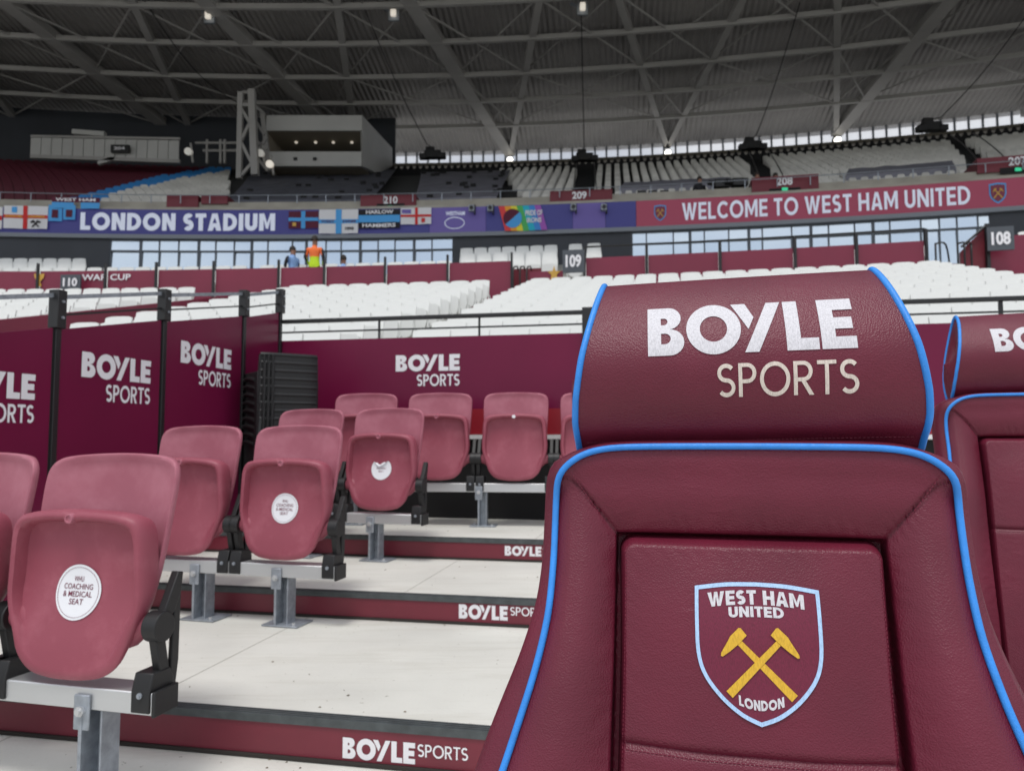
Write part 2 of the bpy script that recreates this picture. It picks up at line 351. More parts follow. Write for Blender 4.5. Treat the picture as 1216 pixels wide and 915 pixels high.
def glyph(c, w):
    """-> (list of [outer, hole, ...], advance width)"""
    h = w * .92
    if c == 'I': return [[[(0, 0), (w, 0), (w, 1), (0, 1)]]], w
    if c == 'L': return [[[(0, 0), (.56, 0), (.56, h), (w, h), (w, 1), (0, 1)]]], .56
    if c == 'E': return [[[(0, 0), (.60, 0), (.60, h), (w, h), (w, .5 - h / 2), (.56, .5 - h / 2), (.56, .5 + h / 2), (w, .5 + h / 2), (w, 1 - h), (.60, 1 - h), (.60, 1), (0, 1)]]], .60
    if c == 'T': return [[[(.31 - w / 2, 0), (.31 + w / 2, 0), (.31 + w / 2, 1 - h), (.62, 1 - h), (.62, 1), (0, 1), (0, 1 - h), (.31 - w / 2, 1 - h)]]], .62
    if c == 'H': return [[[(0, 0), (w, 0), (w, .5 - h / 2), (.74 - w, .5 - h / 2), (.74 - w, 0), (.74, 0), (.74, 1), (.74 - w, 1), (.74 - w, .5 + h / 2), (w, .5 + h / 2), (w, 1), (0, 1)]]], .74
    if c == 'O': return [[arc(.5, .5, .5, .515, 0, 360, 40)[:-1], arc(.5, .5, .5 - w, .515 - w, 360, 0, 40)[:-1]]], 1.0
    if c == 'D': return [[[(0, 0)] + bowl(.3, 0, 1, .80) + [(0, 1)], ([(w, h)] + bowl(.3, h, 1 - h, .80 - w) + [(w, 1 - h)])[::-1]]], .80
    if c == 'B': return [[[(0, 0)] + bowl(.32, 0, .53, .68)[:-1] + bowl(.30, .53, 1, .63)[1:] + [(0, 1)],
                          ([(w, h)] + bowl(.30, h, .53 - h * .36, .68 - w) + [(w, .53 - h * .36)])[::-1],
                          ([(w, .53 + h * .42)] + bowl(.28, .53 + h * .42, 1 - h, .63 - w) + [(w, 1 - h)])[::-1]]], .68
    if c == 'P': return [[[(0, 0), (w, 0), (w, .40)] + bowl(.28, .40, 1, .60) + [(0, 1)], ([(w, .40 + h)] + bowl(.26, .40 + h, 1 - h, .60 - w) + [(w, 1 - h)])[::-1]]], .60
    if c == 'R': return [[[(0, 0), (w, 0), (w, .40), (.25, .40), (.66 - w * 1.25, 0), (.66, 0), (.32 + w * .55, .415)] + arc(.33, .70, .29, .30, -62, 90, 12) + [(0, 1)],
                          ([(w, .40 + h)] + bowl(.26, .40 + h, 1 - h, .62 - w) + [(w, 1 - h)])[::-1]]], .66
    if c == 'U': return [[stroke([(w / 2, 1), (w / 2, .45)] + arc(.36, .36, .36 - w / 2, .36 - w / 2, 180, 360, 14) + [(.72 - w / 2, 1)], w)]], .72
    if c == 'S':
        r = .262
        P = arc(.30, 1 - w / 2 - (.5 - w / 2) / 2, .30 - w / 2, (.5 - w / 2) / 2, 35, 270, 16)[:-1] + arc(.30, w / 2 + (.5 - w / 2) / 2, .30 - w / 2, (.5 - w / 2) / 2, 90, -145, 16)
        return [[stroke(P, w)]], .60
    if c in 'CG':
        P = arc(.46, .5, .46 - w / 2, .5 - w / 2, 42, 318, 26); g = [[stroke(P, w)]]
        if c == 'G': g.append([[(.47, .5), (.82, .5), (.82, .14), (.82 - w * .9, .10), (.82 - w * .9, .5 - h * .8), (.47, .5 - h * .8)]])
        return g, .80
    if c == 'A': return [[[(0, 0), (w * 1.1, 0), (w * 1.1 + .06, .2), (.78 - w * 1.1 - .06, .2), (.78 - w * 1.1, 0), (.78, 0), (.39 + w * .6, 1), (.39 - w * .6, 1)],
                          [(.39 - .39 * .33, .2 + h), (.39, .86 - w * .4), (.39 + .39 * .33, .2 + h)]]], .78
    if c == 'N': return [[[(0, 0), (w, 0), (w, 1 - w * 1.9), (.76 - w, 0), (.76, 0), (.76, 1), (.76 - w, 1), (.76 - w, w * 1.9), (w, 1), (0, 1)]]], .76
    if c == 'M': return [[[(0, 0), (w, 0), (w, .66), (.46 - w * .25, .02 + .1), (.46 + w * .25, .12), (.92 - w, .66), (.92 - w, 0), (.92, 0), (.92, 1), (.92 - w * 1.1, 1), (.46, .36 + w * .3), (w * 1.1, 1), (0, 1)]]], .92
    if c == 'W':
        k = w * 1.08
        return [[[(0, 1), (.26, 0), (.26 + k * .85, 0), (.56, .66), (.86 - k * .85, 0), (.86, 0), (1.12, 1), (1.12 - k, 1), (.84 - k * .32, .30), (.56 + k * .42, 1), (.56 - k * .42, 1), (.28 + k * .32, .30), (k, 1)]]], 1.12
    if c == 'Y': return [[[(.33 - w / 2, 0), (.33 + w / 2, 0), (.33 + w / 2, .40), (.68, 1), (.68 - w * 1.15, 1), (.34, .60), (w * 1.15, 1), (-.02, 1), (.33 - w / 2, .40)]]], .66
    if c == 'y':                    # the split slanted letter of the betting firm's wordmark
        return [[[(-.20, 1), (.06, 1), (.20, .70), (.09, .46)]], [[(.0, 0), (.25, 0), (.70, 1), (.45, 1)]]], .70
    return [], .35
def layout(txt, w, gap=.10):
    x = 0; out_ = []
    for c in txt:
        if c == ' ': x += .34; continue
        g, a = glyph(c, w)
        for loops in g: out_.append([[(p[0] + x, p[1]) for p in l] for l in loops])
        x += a + gap
    return out_, x - gap
def tri(loops):
    V3 = [[Vector((p[0], p[1], 0)) for p in l] for l in loops]
    fl = [p for l in loops for p in l]
    return fl, tessellate_polygon(V3)
def text_mb(txt, w, fn, gap=.10, width=None, cuts=0, thick=None):
    """fn(a,b[,d]) maps text plane units (0..W, 0..1) to space; width squeezes to W=width"""
    g, W = layout(txt, w, gap); sx = (width / W) if width else 1.0; mb = MB()
    shapes_mb(g, lambda a, b, d=0: fn(a * sx, b, d) if thick else fn(a * sx, b), mb, cuts, thick)
    return mb
def shapes_mb(shapes, fn, mb, cuts=0, thick=None, xcuts=0):
    for loops in shapes:
        pts, ts = tri(loops)
        bm = bmesh.new(); vs = [bm.verts.new((p[0], p[1], 0)) for p in pts]
        for t in ts:
            try: bm.faces.new([vs[i] for i in t])
            except ValueError: pass
        bmesh.ops.recalc_face_normals(bm, faces=bm.faces)
        lo = [min(p[k] for p in pts) for k in (0, 1)]; hi = [max(p[k] for p in pts) for k in (0, 1)]
        for k, nn in ((1, cuts), (0, xcuts)):
            if not nn: continue
            st = 1.0 / nn; q = math.ceil(lo[k] / st) * st
            while q < hi[k]:
                co = [0, 0, 0]; no = [0, 0, 0]; co[k] = q + 1e-5; no[k] = 1
                bmesh.ops.bisect_plane(bm, geom=bm.verts[:] + bm.edges[:] + bm.faces[:], plane_co=co, plane_no=no, dist=1e-6); q += st
        bm.verts.index_update()
        V = [v.co.copy() for v in bm.verts]; F = [tuple(v.index for v in f.verts) for f in bm.faces]
        if thick:
            n = len(V); bd = [tuple(v.index for v in e.verts) for e in bm.edges if len(e.link_faces) == 1]
            mb.add([fn(p.x, p.y, 0) for p in V] + [fn(p.x, p.y, thick) for p in V], F + [(a, b, b + n, a + n) for a, b in bd])
        else: mb.add([fn(p.x, p.y) for p in V], F)
        bm.free()
_fc = {}
def font_polys(txt, bold=.0):
    """mesh of the built-in font, cap height scaled to 1: verts, faces, width"""
    cu = bpy.data.curves.new('t', 'FONT'); cu.body = txt; cu.offset = bold; cu.resolution_u = 3; o = bpy.data.objects.new('t', cu); col.objects.link(o)
    dg = bpy.context.evaluated_depsgraph_get(); me = bpy.data.meshes.new_from_object(o.evaluated_get(dg))
    V = [v.co.copy() for v in me.vertices]; F = [tuple(p.vertices) for p in me.polygons]
    bpy.data.objects.remove(o); bpy.data.curves.remove(cu); bpy.data.meshes.remove(me)
    x0 = min(v.x for v in V); x1 = max(v.x for v in V); y0 = min(v.y for v in V); y1 = max(v.y for v in V); s_ = 1 / (y1 - y0)
    return [((v.x - x0) * s_, (v.y - y0) * s_) for v in V], F, (x1 - x0) * s_
def font_mb(txt, fn, bold=0.0, width=None):
    V, F, W = font_polys(txt, bold); k = (width / W) if width else 1
    return MB().add([fn(a * k, b) for a, b in V], F)
def crest_shapes():
    """small generic version of the shield for far signs: unit box centred 0, returns dict"""
    sh = [(-.5, .52), (0, .58), (.5, .52)] + [(.5, -.05), (.42, -.28), (.22, -.48), (0, -.6), (-.22, -.48), (-.42, -.28), (-.5, -.05)]
    return sh
def hammer(a, b, flip):
    """a hammer lying from butt a to head b, in plane coordinates"""
    a, b = Vector(a), Vector(b); d = (b - a).normalized(); n = Vector((-d.y, d.x)) * (1 if flip else -1); L_ = (b - a).length; k = L_ / 1.0
    def P(t, s_): q = a + d * t * L_ + n * s_ * k; return (q.x, q.y)
    haft = [P(0, -.050), P(.86, -.034), P(.86, .034), P(0, .050)]
    head = [P(.86, -.125), P(.965, -.135), P(.985, -.12), P(.99, .03), P(.975, .08), P(.935, .25), P(.915, .275), P(.895, .265), P(.875, .16), P(.862, .04)]
    return haft, head

# ================================================================== THE SETTING: near platform
A11 = YAW
def SB(u0, u1, v0, v1, z0, z1, mb=None):
    mb = mb or MB(); c = [S(u, v, z) for u in (u0, u1) for v in (v0, v1) for z in (z0, z1)]
    return mb.add(c, [(0, 1, 3, 2), (4, 6, 7, 5), (0, 4, 5, 1), (2, 3, 7, 6), (0, 2, 6, 4), (1, 5, 7, 3)])
# risers measured on the picture at x = 450: foot of each riser and top edge of each nosing
Z0 = -EYE
def v_on_floor(x, y, z): d = ray(x, y); return (d * (z / d.z)).dot(VX)
V1 = v_on_floor(450, 911, Z0)
_, Z1 = on_v(450, 859, V1)
V2 = v_on_floor(450, 736, Z1); _, Z2 = on_v(450, 705.5, V2)
V3 = v_on_floor(450, 661, Z2); _, Z3 = on_v(450, 637, V3)
V4 = v_on_floor(640, 616, Z3)
UL, UR = -3.31, 3.7
VW = 6.15                                            # the back barrier stands here
print('risers', V1, V2, V3, V4, 'floors', Z0, Z1, Z2, Z3)
ground = MB().add([(-900, -1600, Z0 - .50), (900, -1600, Z0 - .50), (900, 900, Z0 - .50), (-900, 900, Z0 - .50)], [(0, 1, 2, 3)])
struct('ground', ground, 'apron')
ground = MB().add([(-60, -150, Z0 - .47), (60, -150, Z0 - .47), (60, -45, Z0 - .47), (-60, -45, Z0 - .47)], [(0, 1, 2, 3)])
struct('grass_pitch', ground, 'pitch')
struct('track_apron', MB().add([(-60, -45, Z0 - .44), (60, -45, Z0 - .44), (60, 30, Z0 - .44), (-60, 30, Z0 - .44)], [(0, 1, 2, 3)]), 'apron')
SB_ = [('v', -1.6, V1, Z0), ('v', V1, V2, Z1), ('v', V2, V3, Z2), ('v', V3, VW + .04, Z3)]
for k, (_, a, b, z) in enumerate(SB_):
    tr_ = struct('concrete_tread', SB(UL - 1.2 if k == 0 else UL - .02, UR, a + (.021 if k else 0), b + .019, Z0 - .44, z - k * .0), 'tread')
    for uj in (-2.35 + .5 * k, -.62 + .11 * k, 1.3): mk('joint_line', SB(uj, uj + .004, a + .03, b - .014, z + .0005, z + .0012), 'joint_pale', tr_)
    rg_ = random.Random(k); gm = MB()
    for _ in range(60):
        u_, v_ = rg_.uniform(UL, 1.0), (rg_.uniform(a + .05, b - .02) if rg_.random() < .6 else b - .012 - rg_.random() ** 2 * .08); q_ = rg_.uniform(.002, .007)
        gm.add([S(u_ + q_ * cos(w0) * rg_.uniform(.5, 1.3), v_ + q_ * sin(w0) * rg_.uniform(.5, 1.3), z + .001) for w0 in (0, 1.3, 2.6, 3.9, 5.2)] + [S(u_, v_, z + .004)], [(0, 1, 5), (1, 2, 5), (2, 3, 5), (3, 4, 5), (4, 0, 5)])
    tag(mk('loose_grit', gm, 'grit', tr_), kind='stuff')
def riser(v, zb, zt, label, logo_px, half):
    t = thing('riser_board', S(0, v, zb), label, 'riser board', 'sponsor riser boards on the platform steps')
    mk('board', SB(UL, UR, v, v + .018, zb + .014, zt - .024), 'board', t)
    mb = SB(UL, UR, v - .006, v + .05, zt - .022, zt + .004)
    for q in range(3): SB(UL, UR, v + .004 + q * .015, v + .012 + q * .015, zt + .004, zt + .007, mb)
    mk('nosing', mb, 'nosing', t)
    mk('joint', SB(UL, UR, v - .012, v + .016, zb + .002, zb + .013), 'gap', t)
    (x0, y0, x1, y1), (sx0, sy0, sx1, sy1) = logo_px
    a, za = on_v(x0, y0, v); b, zb_ = on_v(x1, y1, v); hz = half
    txt, W = layout('BOYLE'.replace('Y', 'y'), .27, .06)
    mk('logo_lettering', text_mb('BOyLE', .27, lambda p, q: S(a + p, v - .002, za + q * hz), .05, b - a), 'print', t)
    a2, z2 = on_v(sx0, sy0, v); b2, _ = on_v(sx1, sy1, v)
    mk('logo_lettering', text_mb('SPORTS', .15, lambda p, q: S(a2 + p, v - .002, za + hz * .37 + q * hz * .60), .09, b2 - a2), 'print', t)
    return t
h1 = on_v(450, 877.5, V1)[1] - on_v(450, 902.5, V1)[1]
riser(V1, Z0, Z1, 'nearest maroon riser board with white betting logo below the front step', ((407, 899, 493, 905), (496, 896, 556, 903)), h1)
h2 = on_v(590, 718, V2)[1] - on_v(590, 735, V2)[1]
riser(V2, Z1, Z2, 'middle maroon riser board, its white logo partly behind the leather seat', ((545, 733.5, 603, 736), (606, 730, 650, 733)), h2)
h3 = on_v(620, 647.5, V3)[1] - on_v(620, 659, V3)[1]
riser(V3, Z2, Z3, 'farthest maroon riser board under the rearmost row of folding seats', ((599.5, 659, 643, 661), (645, 657, 676, 658)), h3)

# black void under the back barrier
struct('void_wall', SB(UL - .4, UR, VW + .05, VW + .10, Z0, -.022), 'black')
struct('platform_side', SB(UL - .10, UL - .03, -1.5, VW + .3, Z0 - .4, Z3), 'black')

# ------------------------------------------------------------------ sponsor logo on panels
def logo_block(parent, fn, W, name='logo_lettering', m='print'):
    """wordmark (W wide) with the small second line right aligned under it; fn(a,b) in metres from lower left of the big word"""
    h_ = W * .245
    mk(name, text_mb('BOyLE', .27, lambda p, q: fn(p, q * h_), .05, W), m, parent)
    mk(name, text_mb('SPORTS', .17, lambda p, q: fn(W * .335 + p, -W * .225 + q * W * .175), .09, W * .665), m, parent)

# back barrier
ub0 = UL; ub1 = 3.55
zt = .845; rail_z = 1.032
bb = thing('back_barrier', S((ub0 + ub1) / 2, VW, Z3), 'maroon sponsor barrier across the back of the platform with black double rail', 'barrier')
mids = [on_v(699, 400, VW)[0]]
up = mids[0]
mk('panel', SB(ub0, up - .02, VW, VW + .02, .016, zt), 'panel', bb); mk('panel', SB(up + .02, ub1, VW, VW + .02, .016, zt), 'panel', bb)
ur = on_v(548, 500, VW)[0]
mk('red_strip', SB(ur, up - .02, VW - .004, VW, .018, on_v(620, 485, VW)[1]), 'panel_red', bb)
mk('red_strip', SB(up + .02, ub1, VW - .004, VW, .018, on_v(620, 485, VW)[1]), 'panel_red', bb)
mk('sill', SB(ub0, ub1, VW - .03, VW + .04, -.02, .014), 'white_edge', bb)
mk('top_rail', SB(ub0, ub1, VW - .02, VW + .02, rail_z - .035, rail_z), 'black_metal', bb, bevel=.006)
mk('mid_rail', SB(ub0, ub1, VW + .0, VW + .014, rail_z - .12, rail_z - .106), 'black_metal', bb)
mk('post', SB(up - .05, up + .05, VW - .035, VW + .035, Z3, rail_z + .02), 'black_metal', bb, bevel=.005)
for x in (450, 569): u = on_v(x, 385, VW)[0]; mk('baluster', SB(u - .008, u + .008, VW, VW + .016, zt, rail_z - .035), 'black_metal', bb)
for x in (1189,): u = on_v(x, 370, VW)[0]; mk('baluster', SB(u - .014, u + .014, VW, VW + .016, zt, rail_z - .035), 'black_metal', bb)
a, z = on_v(470, 441, VW); b, _ = on_v(546, 440, VW)
logo_block(bb, lambda p, q: S(a + p, VW - .003, z + q), b - a)
# side barrier on the left (follows the rake)
posts_px = [(-75, 400), (68, 390), (195, 381), (290, 376), (333, 372)]
pv = []
for x, y in posts_px: v, z = on_u(x, y, UL); pv.append((v, z))
print('side posts', pv)
sb = thing('side_barrier', S(UL, pv[1][0], Z0), 'maroon sponsor barrier with black posts down the left side of the platform', 'barrier')
def UB(v0, v1, zb0, zb1, zt0, zt1, u0, u1, mb=None):
    mb = mb or MB(); c = [S(u0, v0, zb0), S(u0, v0, zt0), S(u0, v1, zb1), S(u0, v1, zt1), S(u1, v0, zb0), S(u1, v0, zt0), S(u1, v1, zb1), S(u1, v1, zt1)]
    return mb.add(c, [(0, 1, 3, 2), (4, 6, 7, 5), (0, 4, 5, 1), (2, 3, 7, 6), (0, 2, 6, 4), (1, 5, 7, 3)])
for i in range(4):
    (v0, z0), (v1, z1) = pv[i], pv[i + 1]; g = .03
    mk('panel', UB(v0 + g, v1 - g, Z0, Z0, z0, z1, UL - .02, UL), 'panel', sb)
    mk('top_rail', UB(v0 + g, v1 - g, z0 + .17, z1 + .17, z0 + .195, z1 + .195, UL - .02, UL), 'galv', sb)
    if i: mk('mid_rail', UB(v0 + g, v1 - g, z0 + .075, z1 + .075, z0 + .087, z1 + .087, UL - .014, UL - .002), 'black_metal', sb)
for i, (v, z) in enumerate(pv):
    w_ = .028
    mk('post', UB(v - w_ * .7, v + w_ * .7, Z0, Z0, z, z, UL - .03, UL + .012), 'black_metal', sb, bevel=.003)
    mk('post_head', UB(v - w_ * 1.15, v + w_ * 1.15, z + .001, z + .001, z + .215, z + .215, UL - .035, UL + .03), 'black_metal', sb, bevel=.004)
    for dz in (.06, .15):
        p = S(UL + .03, v, z + dz); mk('bolt', MB().cyl(p, p + UX * .01, .008, 8), 'galv', sb)
for (xa, ya, xb, yb) in ((96, 447, 178, 459), (214, 430, 274, 435.5), (-74, 468, 40, 486)):
    va, za = on_u(xa, ya, UL); vb, zb = on_u(xb, yb, UL); sl = (zb - za) / (vb - va)
    logo_block(sb, lambda p, q: S(UL + .003, va + p, za + (zb - za) * 0 + q - .0), vb - va)

# ================================================================== folding seats
def bez(P, n=8, closed=True):
    """Catmull-Rom through 2-d or 3-d points"""
    out_ = []; m = len(P); rng = range(m if closed else m - 1)
    for i in rng:
        p0 = Vector(P[(i - 1) % m] if closed or i else P[0]); p1 = Vector(P[i]); p2 = Vector(P[(i + 1) % m]); p3 = Vector(P[(i + 2) % m] if closed or i + 2 < m else P[-1])
        for k in range(n):
            t = k / n; out_.append(.5 * ((2 * p1) + (p2 - p0) * t + (2 * p0 - 5 * p1 + 4 * p2 - p3) * t * t + (3 * p1 - p0 - 3 * p2 + p3) * t ** 3))
    if not closed: out_.append(Vector(P[-1]))
    return out_
def sstep(a, b, x): t = min(1, max(0, (x - a) / (b - a))); return t * t * (3 - 2 * t)
def back_mb():
    R = [(.0, .700), (.10, .697), (.18, .690), (.222, .678), (.247, .650), (.253, .60), (.250, .50), (.243, .38), (.225, .27), (.185, .20), (.10, .185), (0, .183)]
    o = bez(R + [(-x, z) for x, z in R[-2:0:-1]], 5)
    def y(x, z, d=0): return .060 + .20 * (z - .15) - .62 * x * x + d       # sides wrap forward
    cz = .44; lp = []
    for s_, d in ((0.02, .018), (.5, .016), (.80, .010), (.90, .004), (.95, -.004), (.985, -.006), (1, 0), (1, .016), (.98, .022), (.93, .016), (.8, .022), (.4, .030), (.02, .030)):
        lp.append([Vector((p.x * s_, y(p.x * s_, cz + (p.y - cz) * s_, d), cz + (p.y - cz) * s_)) for p in o])
    return MB().rings(lp, True, True)
def pan_mb():
    R = [(0, .528), (.06, .5265), (.13, .522), (.185, .513), (.215, .497), (.230, .465), (.236, .41), (.240, .33), (.242, .27), (.232, .21), (.205, .14), (.178, .078), (.130, .036), (.06, .021), (0, .019)]
    R = [(x * 1.04, z) for x, z in R]; o = bez(R + [(-x, z) for x, z in R[-2:0:-1]], 5); cz = .27
    def y(x, z): return -.052 + .01 * (z - .02) + .018 * ((x / .24) ** 2)
    lp = []
    for s_, d in ((.01, 1), (.1, 1), (.2, 1), (.3, 1), (.4, 1), (.5, 1), (.6, 1), (.7, 1), (.80, .98), (.855, .88), (.875, .45), (.895, .10), (.93, 0), (.97, .06), (.993, .30), (1, .65), (1, 1.3), (.97, 1.75), (.9, 1.8), (.4, 1.6), (.02, 1.5)):
        ring = []
        for p in o:
            x = p.x * s_; z = cz + (p.y - cz) * s_
            f = sstep(.03, .34, z)                      # the rim dies out towards the bottom
            dep = .050 * f
            if s_ <= .86 or s_ >= 1: yy = y(x, z) + dep * min(d, 1) + max(0, d - 1) * .03
            else: yy = y(x, z) + dep * d
            if p.y < .1 and s_ > .95: yy += .012 * (1 - p.y / .1) * (s_ - .95) / .05
            # finger notch at the middle of the top rim
            if abs(x) < .022 and p.y > .5 and .86 < s_ < 1: z -= .009 * cos(x / .022 * pi / 2)
            ring.append(Vector((x, yy, z)))
        lp.append(ring)
    mb = MB().rings(lp, True, True)
    return mb
def ear_mb(s_):
    # moulded lug from the pan side out to the hinge disc
    lp = []
    for x, r, zz in ((.17, .040, .155), (.205, .046, .175), (.235, .038, .182), (.262, .030, .182)):
        lp.append([Vector((s_ * x, .012 + r * .75 * cos(a), zz + r * (1.25 if x < .21 else 1.0) * sin(a))) for a in [2 * pi * i / 14 for i in range(14)]])
    return MB().rings(lp, True, True)
def bracket_mb(s_):
    mb = MB(); c0 = s_ * .266; c1 = s_ * .293
    mb.cyl((s_ * .256, .012, .182), (s_ * .306, .012, .182), .046, 20)
    A = lambda a, b: Vector((c0, a, b)); B = lambda a, b: Vector((c1, a, b))
    mb.prism([(-.012, .155), (.030, .155), (.060, .02), (.060, -.02), (.028, -.02)], A, B)            # front strut
    mb.prism([(.03, .190), (.02, .215), (.085, .335), (.108, .33), (.10, .27), (.072, .215)], A, B)     # arm up to the back
    mb.prism([(.082, .30), (.108, .33), (.104, .06), (.086, -.06), (.058, -.06), (.070, .05)], lambda a, b: Vector((c0 + s_ * .006, a, b)), lambda a, b: Vector((c1 - s_ * .006, a, b)))
    return mb
def foot_mb(s_):
    mb = MB(); a0, a1 = s_ * .232, s_ * .296
    mb.prism([(-.036, -.062), (-.036, .0), (-.020, .052), (.055, .052), (.072, .02), (.072, -.062)], lambda a, b: Vector((a0, a, b)), lambda a, b: Vector((a1, a, b)))
    return mb
def make_folding_seat():
    t = thing('folding_seat', (0, 0, 0), 'x', 'folding seat', world=False)
    mk('backrest', back_mb(), 'plastic', t, sharp=60)
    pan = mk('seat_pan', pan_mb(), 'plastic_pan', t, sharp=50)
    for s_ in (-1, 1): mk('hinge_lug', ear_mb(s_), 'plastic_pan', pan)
    b = MB()
    lp = []
    for r, y_ in ((.003, -.002), (.008, -.002), (.010, -.006), (.014, -.006), (.016, 0), (.016, .012)):
        lp.append([Vector((r * cos(a), -.0475 + y_, .5035 + r * sin(a))) for a in [2 * pi * i / 16 for i in range(16)]])
    mk('moulding_boss', b.rings(lp, True, False), 'plastic', pan)
    for s_ in (-1, 1):
        br = mk('hinge_bracket', bracket_mb(s_), 'black_plastic', t, bevel=.003)
        mk('foot_block', foot_mb(s_), 'black_plastic', br, bevel=.004)
        mk('bolt', MB().cyl((s_ * .264, -.036, -.01), (s_ * .264, -.041, -.01), .009, 10).cyl((s_ * .264, -.0365, -.01), (s_ * .264, -.046, -.01), .005, 8), 'galv', br)
    return t
def pan_y(x, z):                   # recessed underside plane of the pan
    f = sstep(.03, .34, z); return -.052 + .01 * (z - .02) + .018 * ((x / .24) ** 2) + .050 * f
def sticker(t, cx, cz, r, lines, peeled=False, rows=None):
    n = 40; mb = MB(); lp = []
    for rr in (0.02, .35, .7, 1):
        lp.append([Vector((cx + r * rr * cos(a), pan_y(cx + r * rr * cos(a), cz + r * rr * sin(a)) - .003, cz + r * rr * sin(a))) for a in [2 * pi * i / n for i in range(n)]])
    if peeled:                     # upper edge folded down
        for l in lp:
            for p in l:
                lim = cz + r * (.42 - .5 * ((p.x - cx) / r - .2))
                lim = cz + r * (.48 + .35 * abs((p.x - cx) / r + .15))
                if p.z > lim: p.y -= .006 + (p.z - lim) * .25; p.z = lim - (p.z - lim) * .55
    st = mk('sticker', mb.rings(lp, True, False), 'sticker', t)
    if not peeled:
        rg = [Vector((cx + r * .90 * cos(a), pan_y(cx + r * .9 * cos(a), cz + r * .9 * sin(a)) - .0042, cz + r * .9 * sin(a))) for a in [2 * pi * i / 48 for i in range(48)]]
        mk('ring_print', MB().tube(rg, .0005, 4, True), 'ink', st)
    for txt, zz, w_, hh in lines:
        def fn(a, b, zz=zz, w_=w_, hh=hh):
            x = cx - w_ * r / 2 + a; z = cz + zz * r + b * hh * r; return Vector((x, pan_y(x, z) - (.0045 if not peeled else .0045), z))
        mk('sticker_lettering', font_mb(txt, fn, .004, w_ * r), 'ink', st)
    return st
proto = make_folding_seat()
FULL = [('WHU', .38, .42, .19), ('COACHING', .10, 1.28, .20), ('& MEDICAL', -.17, 1.28, .20), ('SEAT', -.44, .62, .20)]
def place_seat(px, py, Y, yaw, label, first=False, scale=1.0):
    """px,py: picture point of the middle of the pan's lower edge at depth Y"""
    o = proto if first else copy_tree(proto)
    p = at(px, py, Y); o.location = (p.x, p.y, p.z - .02); o.rotation_euler = (0, 0, -rad(yaw)); o.scale = (scale,) * 3
    o['label'] = label; o['category'] = 'folding seat'; o['group'] = 'faded maroon folding seats on the platform'
    return o
rows_ = []
Arow = [('A', 88, 801, 2.33, 15.0)]
seatA = place_seat(90, 801, 2.40, 14, 'nearest folding seat with a round white coaching sticker, front row left', True)
def beside(o, dist, label):
    c = copy_tree(o); a = o.rotation_euler.z; c.location = o.location + Vector((cos(a), sin(a), 0)) * dist; c['label'] = label; return c
seatB = beside(seatA, -.56, 'folding seat cut off by the left edge of the picture')
seatD = place_seat(337, 663, 3.90, 15, 'folding seat with round white sticker in the second row, right of the pair')
seatC = beside(seatD, -.60, 'folding seat without a sticker, left of the pair in the second row')
seatF = place_seat(452, 605, 5.06, 16, 'folding seat with a half peeled white sticker in the third row')
seatE = beside(seatF, -.60, 'folding seat mostly hidden behind the second row seat with the sticker')
seatI = place_seat(611, 570, 5.80, 6, 'folding seat fully in view in the rearmost row, left of the leather seat')
seatH = beside(seatI, -.60, 'second folding seat from the right in the rearmost row, below the logo')
seatG = beside(seatI, -1.20, 'leftmost folding seat in the rearmost row, beside the black chair stack')
seatJ = beside(seatI, .60, 'folding seat in the rearmost row half hidden behind the leather headrest')
sticker(seatA, .004, .275, .083, FULL); sticker(seatD, .004, .275, .075, FULL); sticker(seatF, .004, .29, .072, [('COACHING', -.02, .95, .14), ('SEAT', -.30, .5, .14)], True)
sk = mk('sticker_scrap', MB().cyl((0, -.060, .503), (0, -.056, .503), .013, 14), 'sticker', seatI)
# beams and posts carrying them
def beam(o, x0, x1, posts, zfloor, label):
    a = o.rotation_euler.z; t = thing('seat_beam', tuple(o.location), label, 'seat beam', 'aluminium beams carrying the folding seats', a, world=False)
    base = zfloor - o.location.z; t.location.z = zfloor
    mk('rail', MB().box(((x0 + x1) / 2, .022, -.036 - base), (x1 - x0, .10, .066)), 'alu', t, bevel=.004)
    mk('end_cap', MB().box((x1 + .006, .022, -.036 - base), (.012, .106, .074)), 'black_plastic', t, bevel=.003)
    for x in posts:
        ft = MB()
        ft.box((x + .028, .035, (-.075 - base) / 2 + .004), (.052, .012, -.075 - base)); ft.box((x, -.003, (-.075 - base) / 2 + .004), (.012, .075, -.075 - base)).box((x + .055, .02, (-.075 - base) / 2 + .004), (.006, .075, -.075 - base))
        p = mk('post', ft, 'galv', t)
        mk('base_plate', MB().box((x + .03, .03, .006), (.20, .16, .008)), 'galv', p, bevel=.002)
        mk('clamp', MB().box((x + .0, -.034, -.075 - base), (.056, .010, .105)), 'galv', p, bevel=.004)
        mk('bolt', MB().cyl((x, -.039, -.070 - base), (x, -.049, -.070 - base), .016, 6).cyl((x, -.039, -.070 - base), (x, -.056, -.070 - base), .009, 10), 'alu', p)
        mk('anchor_bolt', MB().cyl((x + .10, -.03, .0), (x + .10, -.03, .022), .008, 6).cyl((x - .05, .08, .0), (x - .05, .08, .022), .008, 6), 'alu', p)
    return t
beam(seatA, -.95, .30, [.06, -.6], Z0, 'aluminium seat beam on a galvanised post in the front row')
beam(seatD, -.95, .30, [-.02, -.50], Z1, 'aluminium seat beam on galvanised posts in the second row')
beam(seatF, -.95, .30, [-.06, -.62], Z2, 'aluminium seat beam on galvanised posts in the third row')
beam(seatI, -1.55, 1.1, [-.27, -1.3, .85], Z3, 'long aluminium seat beam of the rearmost row before the black void')

